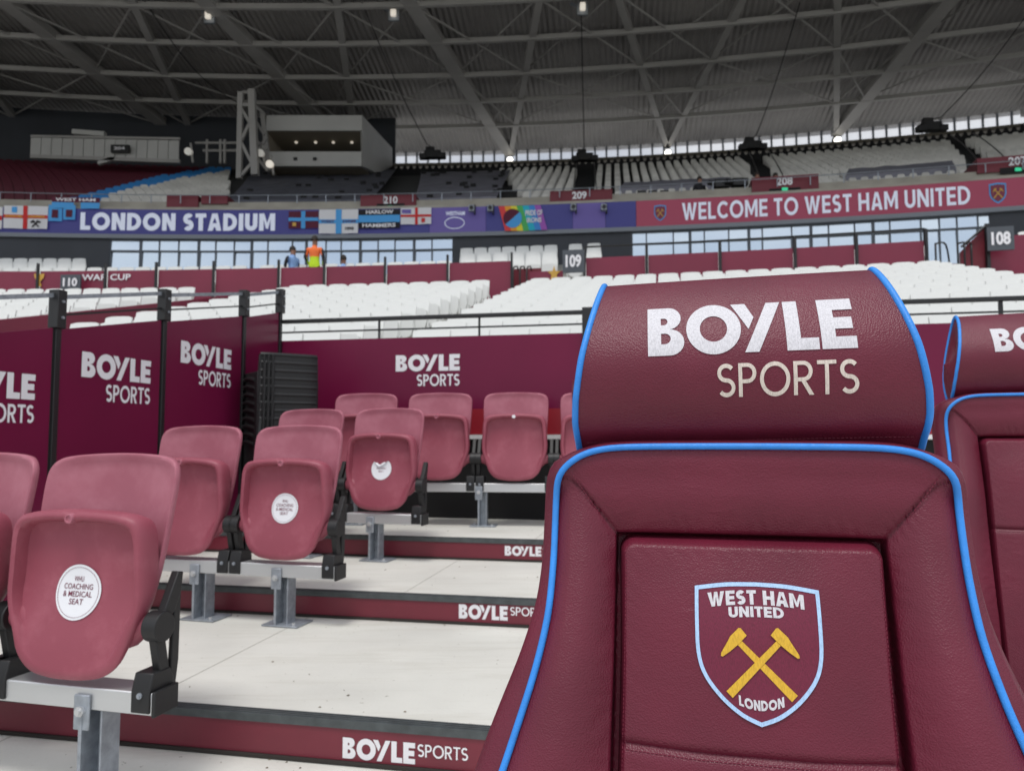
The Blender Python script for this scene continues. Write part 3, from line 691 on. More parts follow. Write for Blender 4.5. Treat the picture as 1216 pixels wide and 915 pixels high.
# ------------------------------------------------------------------ stack of black plastic chairs in the corner
def make_stack_chair():
    t = thing('stacking_chair', (0, 0, 0), 'x', 'chair', 'stacked black plastic chairs', world=False)
    # local: back of the chair towards -y; back shell slopes, seat, four legs
    def bk(u, v):
        x = (u - .5) * .46 * (1 - .04 * v); z = .42 + v * .40; return Vector((x, -.21 - .02 * v + .02 * (2 * u - 1) ** 6, z))
    mb = MB().grid(bk, 14, 6); mb.grid(lambda u, v: bk(u, v) + Vector((0, .02, 0)), 14, 6)
    rim = [bk(i / 14, 1) + Vector((0, .01, 0)) for i in range(15)]; mb.tube(rim, .017, 8)
    mb.tube([bk(0, i / 6) + Vector((0, .01, 0)) for i in range(7)], .014, 8).tube([bk(1, i / 6) + Vector((0, .01, 0)) for i in range(7)], .014, 8)
    mk('backrest', mb, 'black_plastic', t)
    for k in (-1, 0, 1):
        mk('rib', MB().tube([bk(.12 + k * .07, i / 6) + Vector((0, -.008, 0)) for i in range(7)], .010, 6), 'black_plastic', t)
    mk('seat', MB().box((0, 0, .42), (.46, .42, .03)).tube([(-.23, .2, .425), (.23, .2, .425)], .018, 8), 'black_plastic', t, bevel=.01)
    for sx in (-1, 1):
        for sy in (-1, 1):
            mk('leg', MB().cyl((sx * .20, sy * .18, .41), (sx * .25, sy * .25, 0), .028, 8, .018), 'black_plastic', t)
        mk('side_panel', MB().box((sx * .232, -.02, .56), (.02, .36, .26)), 'black_plastic', t, bevel=.008)
        mk('armrest', MB().tube(bez([(sx * .225, .19, .43), (sx * .245, .17, .60), (sx * .25, .05, .64), (sx * .235, -.14, .62)], 5, False), .018, 8), 'black_plastic', t)
    return t
cs = make_stack_chair()
cp = S(-3.03, 5.62, 0); nch = 9
for k in range(nch):
    o = cs if k == 0 else copy_tree(cs)
    o.location = (cp.x, cp.y, Z3 + k * .062); o.rotation_euler = (0, 0, rad(36 + random.uniform(-1.5, 1.5)))
    o['label'] = ['bottom black plastic chair of the stack in the corner'] [0] if k == 0 else ('topmost black plastic chair of the stack in the corner' if k == nch - 1 else 'black plastic chair, %s from the bottom of the corner stack' % ORD[k])

# ================================================================== the leather seats
HK = .20; HV = .95; HU = .095; HYAW = rad(12.3)
HX = Vector((cos(HYAW), -sin(HYAW), 0)); HY = Vector((sin(HYAW), cos(HYAW), 0))
HO = S(HU, HV, 0)
def hl(x, y):                      # picture point -> seat plane coordinates
    d = ray(x, y); n = HY - Vector((0, 0, HK)); t = HO.dot(n) / d.dot(n); p = d * t - HO
    return p.dot(HX), p.z
def HP(x, y, z): return Vector((x, y + HK * z, z))     # local, sheared by the recline
ZB = -.80
def Whalf(z):
    T = [(-.0, .2285), (-.085, .2290), (-.15, .2300), (-.21, .2350), (-.27, .2500), (-.34, .2745), (-.42, .304), (-.52, .335), (-.80, .350)]
    for (a, wa), (b, wb) in zip(T, T[1:]):
        if z >= b: t = (z - a) / (b - a); return wa + (wb - wa) * max(0, t)
    return T[-1][1]
def ztop(s_): s_ = abs(s_); return -.0115 - .002 * s_ ** 2 - .034 * s_ ** 9
PW0, PT = .1475, -.1215
def pw(z): return PW0 + .006 * sstep(PT, -.52, z)
def amp(z): return -.004 + .036 * sstep(-.06, -.36, z) + .03 * sstep(-.3, -.55, z)
ZW = -.52
def prof(x, z, s_, tt):
    W = Whalf(z); zt_ = ztop(s_)
    ts = (abs(x) - pw(z)) / max(.01, W - pw(z)); tz = (z - PT) / max(.01, zt_ - PT)
    t = max(ts, tz)
    if t < 0: return -.050
    A = amp(z); g = .52 * min(1, t / .05) + .48 * sin(min(1, t / .62) * pi / 2)
    p = -.050 + (A + .054) * g
    p -= (.012 if ts > tz else .0) * sstep(.72, 1.0, t) * sstep(-.02, -.10, z)
    p += .010 * sstep(.5, 1.0, tz) * (1 - sstep(-.03, -.09, z))
    if z > -.2 and tz > ts: p += .004 * sin(pi * min(1, tz))
    # mitre seam, and the puckers the thread pulls into the leather beside it
    if ts > 0 and tz > 0:
        q_ = abs(ts - tz); p += .0004 * sin((x + z) * 520 + 3 * sin(z * 90)) * math.exp(-((q_ - .10) / .09) ** 2)
    if .02 < t < .45 and not (ts > 0 and tz > 0): p += .0004 * sin((z if ts > tz else x) * 300 + 2 * sin((z + x) * 70)) * math.exp(-((t - .16) / .13) ** 2)
    if ts > 0 and tz > 0: p -= .0026 * math.exp(-((ts - tz) / .026) ** 2)
    return p
def hero_frame():
    NX, NZ = 240, 170
    def fn(i, j):
        s_ = 2 * i - 1; s_ = math.copysign(abs(s_) ** .85, s_)
        zt_ = ztop(s_); z = zt_ + (ZB - zt_) * j ** 1.15
        x = s_ * Whalf(z) * .985
        p = prof(x, z, s_, j); return HP(x * (1 - p * .9), -p, z)
    mb = MB().grid(fn, NX, NZ)
    # boundary path: bottom left, up, over, down
    path = [fn(0, 1 - k / 60) for k in range(60)] + [fn(k / 80, 0) for k in range(81)] + [fn(1, k / 60) for k in range(1, 61)]
    return mb, path
fmb, fpath = hero_frame()
def smooth_path(P, n=3):
    for _ in range(n): P = [P[0]] + [(P[i - 1] + P[i] * 2 + P[i + 1]) / 4 for i in range(1, len(P) - 1)] + [P[-1]]
    return P
fpath = smooth_path(fpath, 4)
def side_shell():
    loops = []
    for i, p in enumerate(fpath):
        a = fpath[max(0, i - 1)]; b = fpath[min(len(fpath) - 1, i + 1)]; t = (b - a); nrm = Vector((-t.z, 0, t.x)).normalized()
        ptop = sstep(.5, 1, nrm.z) ; g = 1 - ptop * .85
        w_ = (.012 + .014 * sstep(-.14, -.38, p.z)) * g + .006
        # a small gusset that swells behind the piping, then the back
        prof_ = [(0, 0), (w_ * .7, .006), (w_, .022), (w_ * 1.05, .045), (w_ * .9, .07), (w_ * .3, .10), (-.02, .115)]
        if i % 1 == 0: loops.append([p + nrm * o + Vector((0, d, 0)) for o, d in prof_])
    mb = MB(); n = len(loops[0]); vs = [q for l in loops for q in l]
    mb.add(vs, [(i * n + k, (i + 1) * n + k, (i + 1) * n + k + 1, i * n + k + 1) for i in range(len(loops) - 1) for k in range(n - 1)])
    # rear panel closes it
    rear = [l[-1] for l in loops]; m = len(rear)
    for i in range(m // 2): mb.add([rear[i], rear[i + 1], rear[m - 2 - i], rear[m - 1 - i]], [(0, 1, 2, 3)])
    return mb
def ppil(x, z):                    # centre panel protrusion
    gx = -.003 + .003 * sstep(PT, -.30, z); e = min(pw(z) - gx - abs(x), PT + .001 - z)
    r = .020
    cx, cz = abs(x) - (pw(z) - gx - r), z - (PT + .001 - r)
    if cx > 0 and cz > 0: e = r - math.hypot(cx, cz)
    e = max(0, e)
    p = -.045 + .043 * (1 - (1 - min(1, e / .011)) ** 2.6) + .014 * sstep(-.02, .11, pw(z) - abs(x)) * sstep(-.02, .11, PT - z)
    p -= .0014 * math.exp(-((e - .0065) / .0012) ** 2)
    p += .0002 * sin(z * 330 + x * 290 + 2.5 * sin(z * 61)) * math.exp(-((e - .016) / .010) ** 2)
    zs = -.345; p -= .006 * math.exp(-((z - zs) / .004) ** 2)
    return p
def hero_panel():
    NX, NZ = 120, 130
    def fn(i, j):
        s_ = 2 * i - 1; s_ = sin(s_ * pi / 2) * .75 + s_ * .25
        z = PT + .001 + (ZB - PT) * (j ** 1.5)
        gx = -.003 + .003 * sstep(PT, -.30, z); x = s_ * (pw(z) - gx)
        # rounded upper corners
        r = .018; dz = (PT + .001) - z
        if dz < r: x = s_ * (pw(z) + .003 - (r - math.sqrt(max(0, r * r - (r - dz) ** 2))))
        p = ppil(x, z); return HP(x, -p, z)
    return MB().grid(fn, NX, NZ)
# headrest
HPF = bez([(.050, -.036), (.034, -.022), (.018, -.006), (-.004, .012), (-.026, .042), (-.040, .082), (-.040, .116), (-.028, .150), (-.008, .181), (.016, .2015), (.034, .2065), (.050, .195), (.062, .165), (.072, .12), (.078, .06), (.074, .01), (.064, -.025)], 5)
def hw(z):
    T = [(-.04, .196), (-.015, .2005), (.02, .2015), (.05, .1985), (.10, .190), (.15, .1790), (.19, .1700), (.21, .166)]
    z = min(max(z, -.04), .2099)
    for (a, wa), (b, wb) in zip(T, T[1:]):
        if z <= b: return wa + (wb - wa) * (z - a) / (b - a)
def hfront(z):
    pts = [p for p in HPF[:42]]
    for a, b in zip(pts, pts[1:]):
        if min(a.y, b.y) <= z <= max(a.y, b.y) and abs(a.y - b.y) > 1e-9: return a.x + (b.x - a.x) * (z - a.y) / (b.y - a.y)
    return 0
TILT = Matrix.Rotation(-rad(1.15), 3, 'Y')
def HT(v): return TILT @ v
def headrest_mb():
    lp = []
    for i in range(41):
        s_ = 2 * i / 40 - 1
        lp.append([HT(HP(s_ * hw(p.y), p.x - .004 * (1 - s_ * s_), p.y)) for p in HPF])
    mb = MB().rings(lp)
    c = Vector((.022, .08))
    for sg in (-1, 1):
        caps = []
        for k, f in enumerate((1, .93, .75, .5, .25, .03)):
            caps.append([HT(HP(sg * (hw(p.y) + .010 * (1 - f * f) ** .7), c.x + (p.x - c.x) * f, c.y + (p.y - c.y) * f)) for p in HPF])
        mb.rings(caps, False, True)
    return mb
def head_pipe(sg):
    P = [HT(HP(sg * (hw(p.y) + .0015), p.x, p.y)) for p in HPF]; return MB().tube(P, .0041, 10, True)
def on_head(x, z, d=0): return HT(HP(x, hfront(z) - .004 * (1 - (x / .19) ** 2) - .0012 + d, z))
def on_panel(x, z, d=0): return HP(x, -ppil(x, z) - .0016 + d, z)
def stitches(path, step, ln, r, nrm=Vector((0, -1, 0))):
    mb = MB(); acc = 0; P = path
    for a, b in zip(P, P[1:]):
        L_ = (b - a).length
        if L_ < 1e-6: continue
        while acc < L_:
            m = a + (b - a) * (acc / L_); t = (b - a) / L_; mb.cyl(m - t * ln / 2 + nrm * r * .5, m + t * ln / 2 + nrm * r * .5, r, 5); acc += step
        acc -= L_
    return mb
hero = thing('leather_dugout_seat', tuple(HO), 'large maroon leather dugout seat with crest and sky blue piping, in front', 'dugout seat', 'padded leather dugout seats', -HYAW, world=False)
br = mk('backrest', fmb, 'leather', hero, sharp=75)
mk('side_gusset', side_shell(), 'leather', hero, sharp=75)
mk('piping', MB().tube([p + Vector((0, -.0035, 0)) for p in fpath], .0041, 10), 'pipe', hero, sharp=80)
pnl = mk('centre_panel', hero_panel(), 'leather', hero, sharp=75)
# stitching round the panel and down the mitres
path = []
for k in range(100): z = ZB + (PT - .0255 - ZB) * k / 99; path.append((-(pw(z) - .0070), z))
r = .012
for k in range(1, 8): a = pi - k / 8 * pi / 2; path.append((-(pw(PT) - .0060 - r) + r * cos(a), PT - .0055 - r + r * sin(a)))
lt = list(path); path = lt + [(x, PT - .0055) for x in [-.125 + .25 * k / 40 for k in range(41)]] + [(-x, z) for x, z in lt[::-1]]
mk('stitching', stitches([HP(x, -ppil(x, z) - .0004, z) for x, z in path], .0046, .0030, .00055), 'seam', pnl)
for sg in (-1, 1):
    P = []
    for k in range(30):
        t = .06 + .80 * k / 29; zt_ = -.0125; z = PT + (zt_ - PT) * t; x = pw(z) + (Whalf(z) - pw(z)) * t
        s_ = x / Whalf(z); p = prof(x, z, s_, 0); P.append(HP(sg * (x * (1 - p * .9) + .004), -p - .0006, z))
    mk('mitre_stitching', stitches(P, .0046, .0030, .00055), 'seam', br)
mk('panel_seam', stitches([HP(x, -ppil(x, -.3495) - .0004, -.3495) for x in [-.138 + .276 * k / 60 for k in range(61)]], .0046, .003, .00055), 'seam', pnl)
hd = mk('headrest', headrest_mb(), 'leather', hero, sharp=60)
for sg in (-1, 1): mk('headrest_piping', head_pipe(sg), 'pipe', hd, sharp=80)
mk('headrest_seam', stitches([on_head(x, -.004 + .0 * x, .0006) for x in [-.19 + .38 * k / 60 for k in range(61)]], .0048, .003, .0005), 'seam', hd)
# headrest wordmark: measured corners
def inv(x, z): v = TILT.inverted() @ HP(x, 0, z); return v.x, v.z
xa, za = inv(*hl(768, 424.5)); xb, zb = inv(*hl(1012.5, 415)); _, zc = inv(*hl(766, 366)); _, zd = inv(*hl(1006, 355))
print('word', xa, za, xb, zb, zc, zd)
k_ = .97; bw = (xb - xa) * k_; bh = ((zc - za) + (zd - zb)) / 2 * k_; xs = (xa + xb) / 2 * k_ - bw / 2; zs_ = (za + zb) / 2 * k_
mk('wordmark_embroidery', text_mb('BOyLE', .25, lambda p, q, d: on_head(xs + p, zs_ + q * bh, d), .045, bw, cuts=16, thick=.0020), 'white_thread', hd, sharp=50)
xa2, za2 = inv(*hl(850, 472)); xb2, zb2 = inv(*hl(1017, 467)); _, zc2 = inv(*hl(850, 432)); _, zd2 = inv(*hl(1017, 429))
bw2 = (xb2 - xa2) * k_; bh2 = ((zc2 - za2) + (zd2 - zb2)) / 2 * k_; xs2 = (xa2 + xb2) / 2 * k_ - bw2 / 2; zs2 = (za2 + zb2) / 2 * k_
mk('second_word_embroidery', text_mb('SPORTS', .125, lambda p, q, d: on_head(xs2 + p, zs2 + q * bh2, d), .115, bw2, cuts=12, thick=.0018), 'cream_thread', hd, sharp=50)
# crest
def cz(x, y):                      # from the enlarged crest view (4.158 x) to seat coordinates, pulled in for the panel's relief
    a, b = hl(780 + x / 4.158, 660 + y / 4.158); return a, b
Lc = [cz(183, 146), cz(200, 480), cz(238, 585), cz(330, 700), cz(430, 778), cz(527, 820)]
Rc = [cz(790, 158), cz(814, 470), cz(790, 588), cz(722, 690), cz(625, 775), cz(527, 820)]
ccx = (Lc[0][0] + Rc[0][0] + Lc[1][0] + Rc[1][0]) / 4
half = [((r[0] - l[0]) / 2, (l[1] + r[1]) / 2) for l, r in zip(Lc, Rc)]; half[-1] = (0, half[-1][1])
top = (hl(780 + 480 / 4.158, 660 + 124 / 4.158)[1])
def resamp(P, n): return [Vector(p) for p in bez(P, n, False)]
half.insert(1, ((half[0][0] + half[1][0]) / 2 + .0008, (half[0][1] + half[1][1]) / 2))
rt = resamp(half, 6)
tp = resamp([(0, top), (half[0][0] * .5, top * .78 + half[0][1] * .22), half[0]], 5)
right = tp[:-1] + rt
shield = [(ccx + p.x, p.y) for p in right] + [(ccx - p.x, p.y) for p in right[-2:0:-1]]
sc_ = Vector((ccx, sum(p[1] for p in shield) / len(shield)))
def shrink(P, d):
    out_ = []; n = len(P)
    for i in range(n):
        a = Vector(P[i - 1]); b = Vector(P[i]); c = Vector(P[(i + 1) % n]); t1 = (b - a).normalized(); t2 = (c - b).normalized(); t = (t1 + t2).normalized()
        nn = Vector((t.y, -t.x)); k = 1 / max(.45, t.dot(t1)); out_.append(tuple(b + nn * d * k))
    return out_
inner = shrink(shield, .0040)
if (Vector(inner[0]) - sc_).length > (Vector(shield[0]) - sc_).length: inner = shrink(shield, -.0040)
crest = mk('crest', MB(), 'claret_thread', pnl) if False else None
def flat_poly(P, d, name, m, par, hole=None, thick=.0010, xc=200, zc_=200):
    mb = MB(); shapes = [[P] if hole is None else [P, hole[::-1]]]
    shapes_mb(shapes, lambda a, b, q=0: on_panel(a, b, d + q), mb, zc_, thick, xc)
    return mk(name, mb, m, par, sharp=50)
crest = flat_poly(inner, 0, 'crest', 'claret_thread', pnl, thick=.0012)
def sub2(name, P, d, m, hole=None): return flat_poly(P, d, name, m, pnl, hole)
flat_poly(shield, -.0008, 'crest_border', 'blue_thread', pnl, inner, .0022)
h1_, hd1 = hammer(cz(355, 660), cz(632, 372), False); h2_, hd2 = hammer(cz(672, 682), cz(362, 368), True)
flat_poly(h2_, -.0009, 'crossed_hammer', 'gold_thread', pnl); flat_poly(hd2, -.0015, 'hammer_head', 'gold_thread', pnl)
flat_poly(h1_, -.0017, 'crossed_hammer', 'gold_thread', pnl); flat_poly(hd1, -.0023, 'hammer_head', 'gold_thread', pnl)
def crest_text(txt, w_, p0, p1, hgt, sag, name='crest_lettering', gap=.09):
    a, b = Vector(cz(*p0)), Vector(cz(*p1)); Lt = (b - a).length; d = (b - a) / Lt; nn = Vector((-d.y, d.x))
    def fn(p, q, dd):
        u = p / Lt; c = a + d * p + nn * (q * hgt + sag * 4 * u * (1 - u)); return on_panel(c.x, c.y, -.0009 + dd)
    mk(name, text_mb(txt, w_, fn, gap, Lt, cuts=4, thick=.0012), 'white_thread', pnl)
crest_text('WEST HAM', .24, (250, 240), (722, 254), .0148, .0040)
crest_text('UNITED', .24, (352, 290), (622, 296), .0108, .0012)
crest_text('LONDON', .24, (402, 712), (622, 722), .0100, -.0048)
# lower part of the seat, below the frame: cushion, bolsters, plinth
cush = MB().grid(lambda u, v: Vector(((u - .5) * .42, -.02 - v * .46, -.74 - .02 * sin(v * pi * .5) + .018 * sin(u * pi) + .02 * sin(pi * v))), 12, 12)
cush.box((0, -.24, -.81), (.42, .46, .10)); mk('cushion', cush, 'leather', hero, bevel=.01)
for sg in (-1, 1): mk('side_bolster', MB().tube(bez([(sg * .24, -.06, -.80), (sg * .245, -.15, -.78), (sg * .24, -.34, -.78), (sg * .22, -.46, -.80)], 5, False), [.055] * 15 + [.04], 14), 'leather', hero)
mk('pedestal', MB().box((0, -.20, (-.86 + Z0) / 2), (.40, .36, Z0 * -1 - .86)), 'black_plastic', hero, bevel=.01)
hero.location.z = 0
# its neighbour in the row behind
nb = copy_tree(hero); nb['label'] = 'second maroon leather dugout seat, cut off by the right edge of the picture'
nbp = at(1146, 470, 1.95)
nb.location = nbp + HX * .180 + Vector((0, 0, .014)); nb.rotation_euler.z = -rad(15.0)
print('neighbour', nb.location)

# ================================================================== LOWER TIER
R0 = 88.2; RISE = .27
def ztop_l(r): return .75 + RISE * (r - 87.97)       # top of a seat back in the row at radius r
ROWP = .80
def phi_px(x, y, C, R): return on_c(x, y, C, R)[0]
def white_seat_mb(hi=True):
    """a folded white seat: curved back, folded pan in front, bracket feet; origin at the tread, seat back top at z = .84"""
    mb = MB(); nu = 6 if hi else 4
    def bk(u, v, d):
        x = (u - .5) * .445; z = .40 + v * .44 - (.030 * (2 * abs(u - .5)) ** 4 if v > .9 else 0); return Vector((x, .10 + .10 * v - .05 * (2 * u - 1) ** 2 + d, z))
    for d in (0, .03): mb.grid(lambda u, v: bk(u, v, d), nu, 2)
    top = [bk(i / nu, 1, 0) for i in range(nu + 1)]; tb = [bk(i / nu, 1, .03) for i in range(nu + 1)]
    mb.add(top + tb, [(i, i + 1, nu + 2 + i, nu + 1 + i) for i in range(nu)])
    for u in (0, 1):
        a = [bk(u, v / 2, 0) for v in range(3)] + [bk(u, v / 2, .03) for v in range(3)]; mb.add(a, [(0, 1, 4, 3), (1, 2, 5, 4)])
    P = [(0, .68), (.16, .675), (.205, .64), (.21, .45), (.17, .33), (.08, .285), (0, .28)]; P = P + [(-x, z) for x, z in P[-2:0:-1]]
    mb.prism(P, lambda a, b: Vector((a, .02 - .0 * b, b)), lambda a, b: Vector((a, .075, b)))
    for s_ in (-1, 1): mb.box((s_ * .225, .10, .34), (.025, .14, .20))
    mb.box((0, .14, .28), (.47, .05, .05))
    return mb
ws_me = mesh_of('white_seat', white_seat_mb(), 'seat_white', 50)
blocks = [('the far left block', -6.5, 4.55, 0), ('the centre block', 5.95, 8.95, 1), ('the right-hand block', 9.5, 14.75, 2), ('the far right block', 15.7, 20.5, 3)]
SEATW = .475
seats = []
for bn, p0, p1, bi in blocks:
    for k in range(15):
        r = R0 + k * ROWP
        if bi == 0 and k in (6, 7): pass
        n = int((rad(p1 - p0) * 94.5) / SEATW)
        for i in range(n):
            ph = rad(p0) + (i + .5) * (rad(p1 - p0)) / n
            p = pol(CL, r, ph, ztop_l(r) - .84)
            x = p.x / p.y * FPX + 608; dist = math.hypot(p.x, p.y)
            ytop = 518 - FPX * (p.z + .84) / p.y
            if x < -40 or x > 1260: continue
            if p.y < 5.5: continue
            v = p.dot(VX); u = p.dot(UX)
            if v < VW + .35 and u > UL - .3: continue
            # wholly behind the leather headrest or the barrier boards
            if 725 < x < 1060 and ytop > 335: continue
            vis = ytop < 402 if x > 330 else ytop < 396
            seats.append((dist, p, ph, bn, k, i, n, bi, vis))
vis = sorted([s for s in seats if s[8]], key=lambda s: s[0]); rest = [s for s in seats if not s[8]]
print('white seats', len(seats), 'visible', len(vis))
def row_word(k): return 'foremost' if k == 0 else ORD[k]
for d_, p, ph, bn, k, i, n, bi, _ in vis[:300]:
    o = bpy.data.objects.new('white_seat', ws_me); col.objects.link(o); o.location = p; o.rotation_euler = (0, 0, -ph + random.uniform(-.012, .012))
    pos = ('%s seat from the left' % ORD[i]) if i < 20 else ('%s seat from the right' % ORD[min(19, n - 1 - i)])
    tag(o, 'white folded stadium seat in %s, %s row, %s' % (bn, row_word(k), pos), 'stadium seat', 'white seats of the lower tier')
lo = white_seat_mb(False); mb = MB()
for d_, p, ph, bn, k, i, n, bi, _ in vis[300:] + rest: mb.merge(lo, Matrix.Translation(p) @ Matrix.Rotation(-ph, 4, 'Z'))
# terraces
def terrace(name, C, r0, n, pitch, zf, p0, p1, m, depth=.6):
    tb_ = MB()
    for k in range(n):
        r = r0 + k * pitch; z = zf(r); tb_.slab(C, r - .30, r - .30 + pitch + (.004), rad(p0), rad(p1), z - depth, z)
    return struct(name, tb_, m)
terrace('seating_terrace', CL, R0, 15, ROWP, lambda r: ztop_l(r) - .84, -8, 22, 'terrace')
# mid wall with three gateways
RW = 100.5; zw0, zw1 = 3.2, 4.50
wallsegs = [(-9, phi_px(606, 320, CL, RW), 'maroon mid-tier barrier left of the 109 gateway'), (phi_px(694, 300, CL, RW), phi_px(1100, 290, CL, RW), 'maroon mid-tier barrier between the 109 and 108 gateways'),
            (phi_px(1172, 285, CL, RW), rad(21), 'maroon mid-tier barrier behind the 108 sign')]
wallsegs[0] = (rad(-9), wallsegs[0][1], wallsegs[0][2])
for si, (a, b, lab) in enumerate(wallsegs):
    t = thing('tier_barrier', pol(CL, RW, (a + b) / 2, zw0), lab, 'barrier', 'maroon barriers along the middle gangway')
    n = max(2, round((b - a) * RW / (2.45)))
    px = [47, 127, 187, 255, 312, 332, 386, 458, 532, 608] if si == 0 else [694, 768, 855, 944, 1017, 1100]
    if si < 2: st = ([a] if si == 0 else []) + [phi_px(x, 310, CL, RW) for x in px if x not in (312,)]
    else: st = [a, (a + b) / 2, b]
    for k in range(len(st) - 1):
        mk('board', MB().slab(CL, RW, RW + .05, st[k] + .0004, st[k + 1] - .0004, zw0, zw1 + (.0), 3), 'wall', t)
    for q in st:
        p = pol(CL, RW - .05, q, 0); mk('post', MB().box((p.x, p.y, (zw0 + zw1 + .25) / 2 + .02), (.06, .06, zw1 - zw0 + .12 + (.1 if si else 0))), 'black_metal', t)
    if si == 1:
        mk('rail', MB().tube([pol(CL, RW + .08, st[0] + (st[-1] - st[0]) * k / 12, zw1 + .30) for k in range(13)], .022, 6), 'black_metal', t)
        for q in st: p = pol(CL, RW + .06, q, 0); mk('post', MB().box((p.x, p.y, zw1 + .1), (.05, .05, .4)), 'black_metal', t)
# gateways: side walls with handrails, sign boards, emblem
def board_on(C, R, x0, y0, x1, y1, name, m, par, th=.04):
    a, zA = on_c(x0, y0, C, R); b, zB = on_c(x1, y1, C, R)
    return mk(name, MB().slab(C, R, R + th, a, b, zB, zA, 2), m, par), a, b, zB, zA
def sign(px, R, txt, label, C=CL, m='sign_grey', name='block_sign', tx=(.14, .86, .22, .78)):
    a, zA = on_c(px[0], px[1], C, R); b, zB = on_c(px[2], px[3], C, R)
    t = thing(name, pol(C, R, (a + b) / 2, zB), label, 'sign', 'block number signs')
    mk('board', MB().slab(C, R, R + .05, a, b, zB, zA, 2), m, t)
    w_ = (b - a) * R; h_ = zA - zB
    mk('lettering', font_mb(txt, lambda p, q: pol(C, R - .015, a + (w_ * tx[0] + p) / R, zB + h_ * (tx[2] + q * (tx[3] - tx[2]))), .04, w_ * (tx[1] - tx[0])), 'print', t)
    return t
sign((668, 297, 694, 323), RW - .25, '109', 'grey sign board reading 109 on the middle gangway')
sign((1172, 270, 1205, 296), RW - .35, '108', 'grey sign board reading 108 at the right edge of the picture')
sign((72, 326, 95, 344), RW - .25, '110', 'grey sign board reading 110 at the left')
g = thing('gateway', pol(CL, RW, phi_px(640, 330, CL, RW), zw0), 'gateway opening beside the 109 sign with dark handrails and gold star', 'gateway')
mk('side_wall', MB().slab(CL, RW + .1, RW + .15, phi_px(628, 330, CL, RW), phi_px(668, 330, CL, RW), 2.6, 4.22, 2), 'wall', g)
mk('recess', MB().slab(CL, RW + .5, RW + .55, phi_px(600, 330, CL, RW), phi_px(640, 330, CL, RW), 2.6, 4.4, 2), 'sign_red', g)
st_ = []; c_ = on_c(658, 325, CL, RW + .08)
for k in range(10): a = pi / 2 + k * pi / 5; rr_ = .17 if k % 2 == 0 else .07; st_.append((rr_ * cos(a), rr_ * sin(a) * 1.25))
mk('star_print', MB().add([pol(CL, RW + .08, c_[0] + x / RW, c_[1] + z) for x, z in st_] + [pol(CL, RW + .08, c_[0], c_[1])], [(i, (i + 1) % 10, 10) for i in range(10)]), 'gold', g)
for x in (611, 619, 627):
    a, z = on_c(x, 318, CL, RW - .1)
    mk('handrail', MB().tube(bez([pol(CL, RW - .3, a, z - .65), pol(CL, RW - .3, a, z - .1), pol(CL, RW, a, z + .05), pol(CL, RW + .5, a, z + .1), pol(CL, RW + .6, a, z - .5)], 4, False), .02, 6), 'black_metal', g)
g = thing('gateway', pol(CL, RW, phi_px(1140, 300, CL, RW), zw0), 'gateway opening left of the 108 sign with dark curved handrails', 'gateway')
mk('side_wall', MB().slab(CL, RW + .1, RW + .15, phi_px(1103, 300, CL, RW), phi_px(1172, 300, CL, RW), 2.6, 3.95, 2), 'wall', g)
a0_, z0_ = on_c(1140, 305, CL, RW); a1_, z1_ = on_c(1171, 308, CL, RW); _, z2_ = on_c(1171, 270, CL, RW)
mk('raking_wall', MB().add([pol(CL, RW - .05, a0_, z0_ - .3), pol(CL, RW - .05, a1_, z1_ - .3), pol(CL, RW - .05, a1_, z2_), pol(CL, RW - .05, a0_, z0_ + .1), pol(CL, RW + .05, a0_, z0_ - .3), pol(CL, RW + .05, a1_, z1_ - .3), pol(CL, RW + .05, a1_, z2_), pol(CL, RW + .05, a0_, z0_ + .1)],
   [(0, 1, 2, 3), (4, 5, 6, 7), (0, 1, 5, 4), (1, 2, 6, 5), (2, 3, 7, 6), (3, 0, 4, 7)]), 'sign_red', g)
for x in (1108, 1134, 1142, 1150):
    a, z = on_c(x, 296, CL, RW - .1)
    mk('handrail', MB().tube(bez([pol(CL, RW - .3, a, z - .55), pol(CL, RW - .3, a, z - .0), pol(CL, RW, a + .001, z + .15), pol(CL, RW + .4, a + .004, z + .2), pol(CL, RW + .5, a + .005, z - .4)], 4, False), .022, 6), 'black_metal', g)
p0_, p1_ = pol(CL, RW - .12, a0_, z0_ + .2), pol(CL, RW - .12, a1_, z2_ + .02)
mk('handrail', MB().tube([p0_, p1_], .03, 6), 'black_metal', g); pp_ = pol(CL, RW - .12, a1_, 0)
mk('post', MB().box((pp_.x, pp_.y, (z1_ + z2_) / 2 - .1), (.07, .07, z2_ - z1_ + .3)), 'black_metal', g)
# prints on the left wall: trophy and faint words
t = thing('wall_print', pol(CL, RW - .03, phi_px(45, 330, CL, RW), 3.6), 'gold trophy and faint white cup lettering printed on the left barrier', 'print')
ta, tz = on_c(46, 340, CL, RW - .03)
TP = [(-.07, 0), (.07, 0), (.05, .10), (.02, .16), (.10, .30), (.13, .46), (-.13, .46), (-.10, .30), (-.02, .16), (-.05, .10)]
mk('trophy_print', MB().add([pol(CL, RW - .03, ta + x * 1.15 / RW, tz + z * .75) for x, z in TP], [(0, 1, 2, 9), (9, 2, 3, 8), (8, 3, 4, 7), (7, 4, 5, 6)]), 'gold', t)
wa, wz = on_c(97, 333, CL, RW - .03); wb, _ = on_c(155, 333, CL, RW - .03)
mk('lettering', font_mb('WAR CUP', lambda p, q: pol(CL, RW - .03, wa + p / RW, wz + q * .17), .02, (wb - wa) * RW), 'print', t)
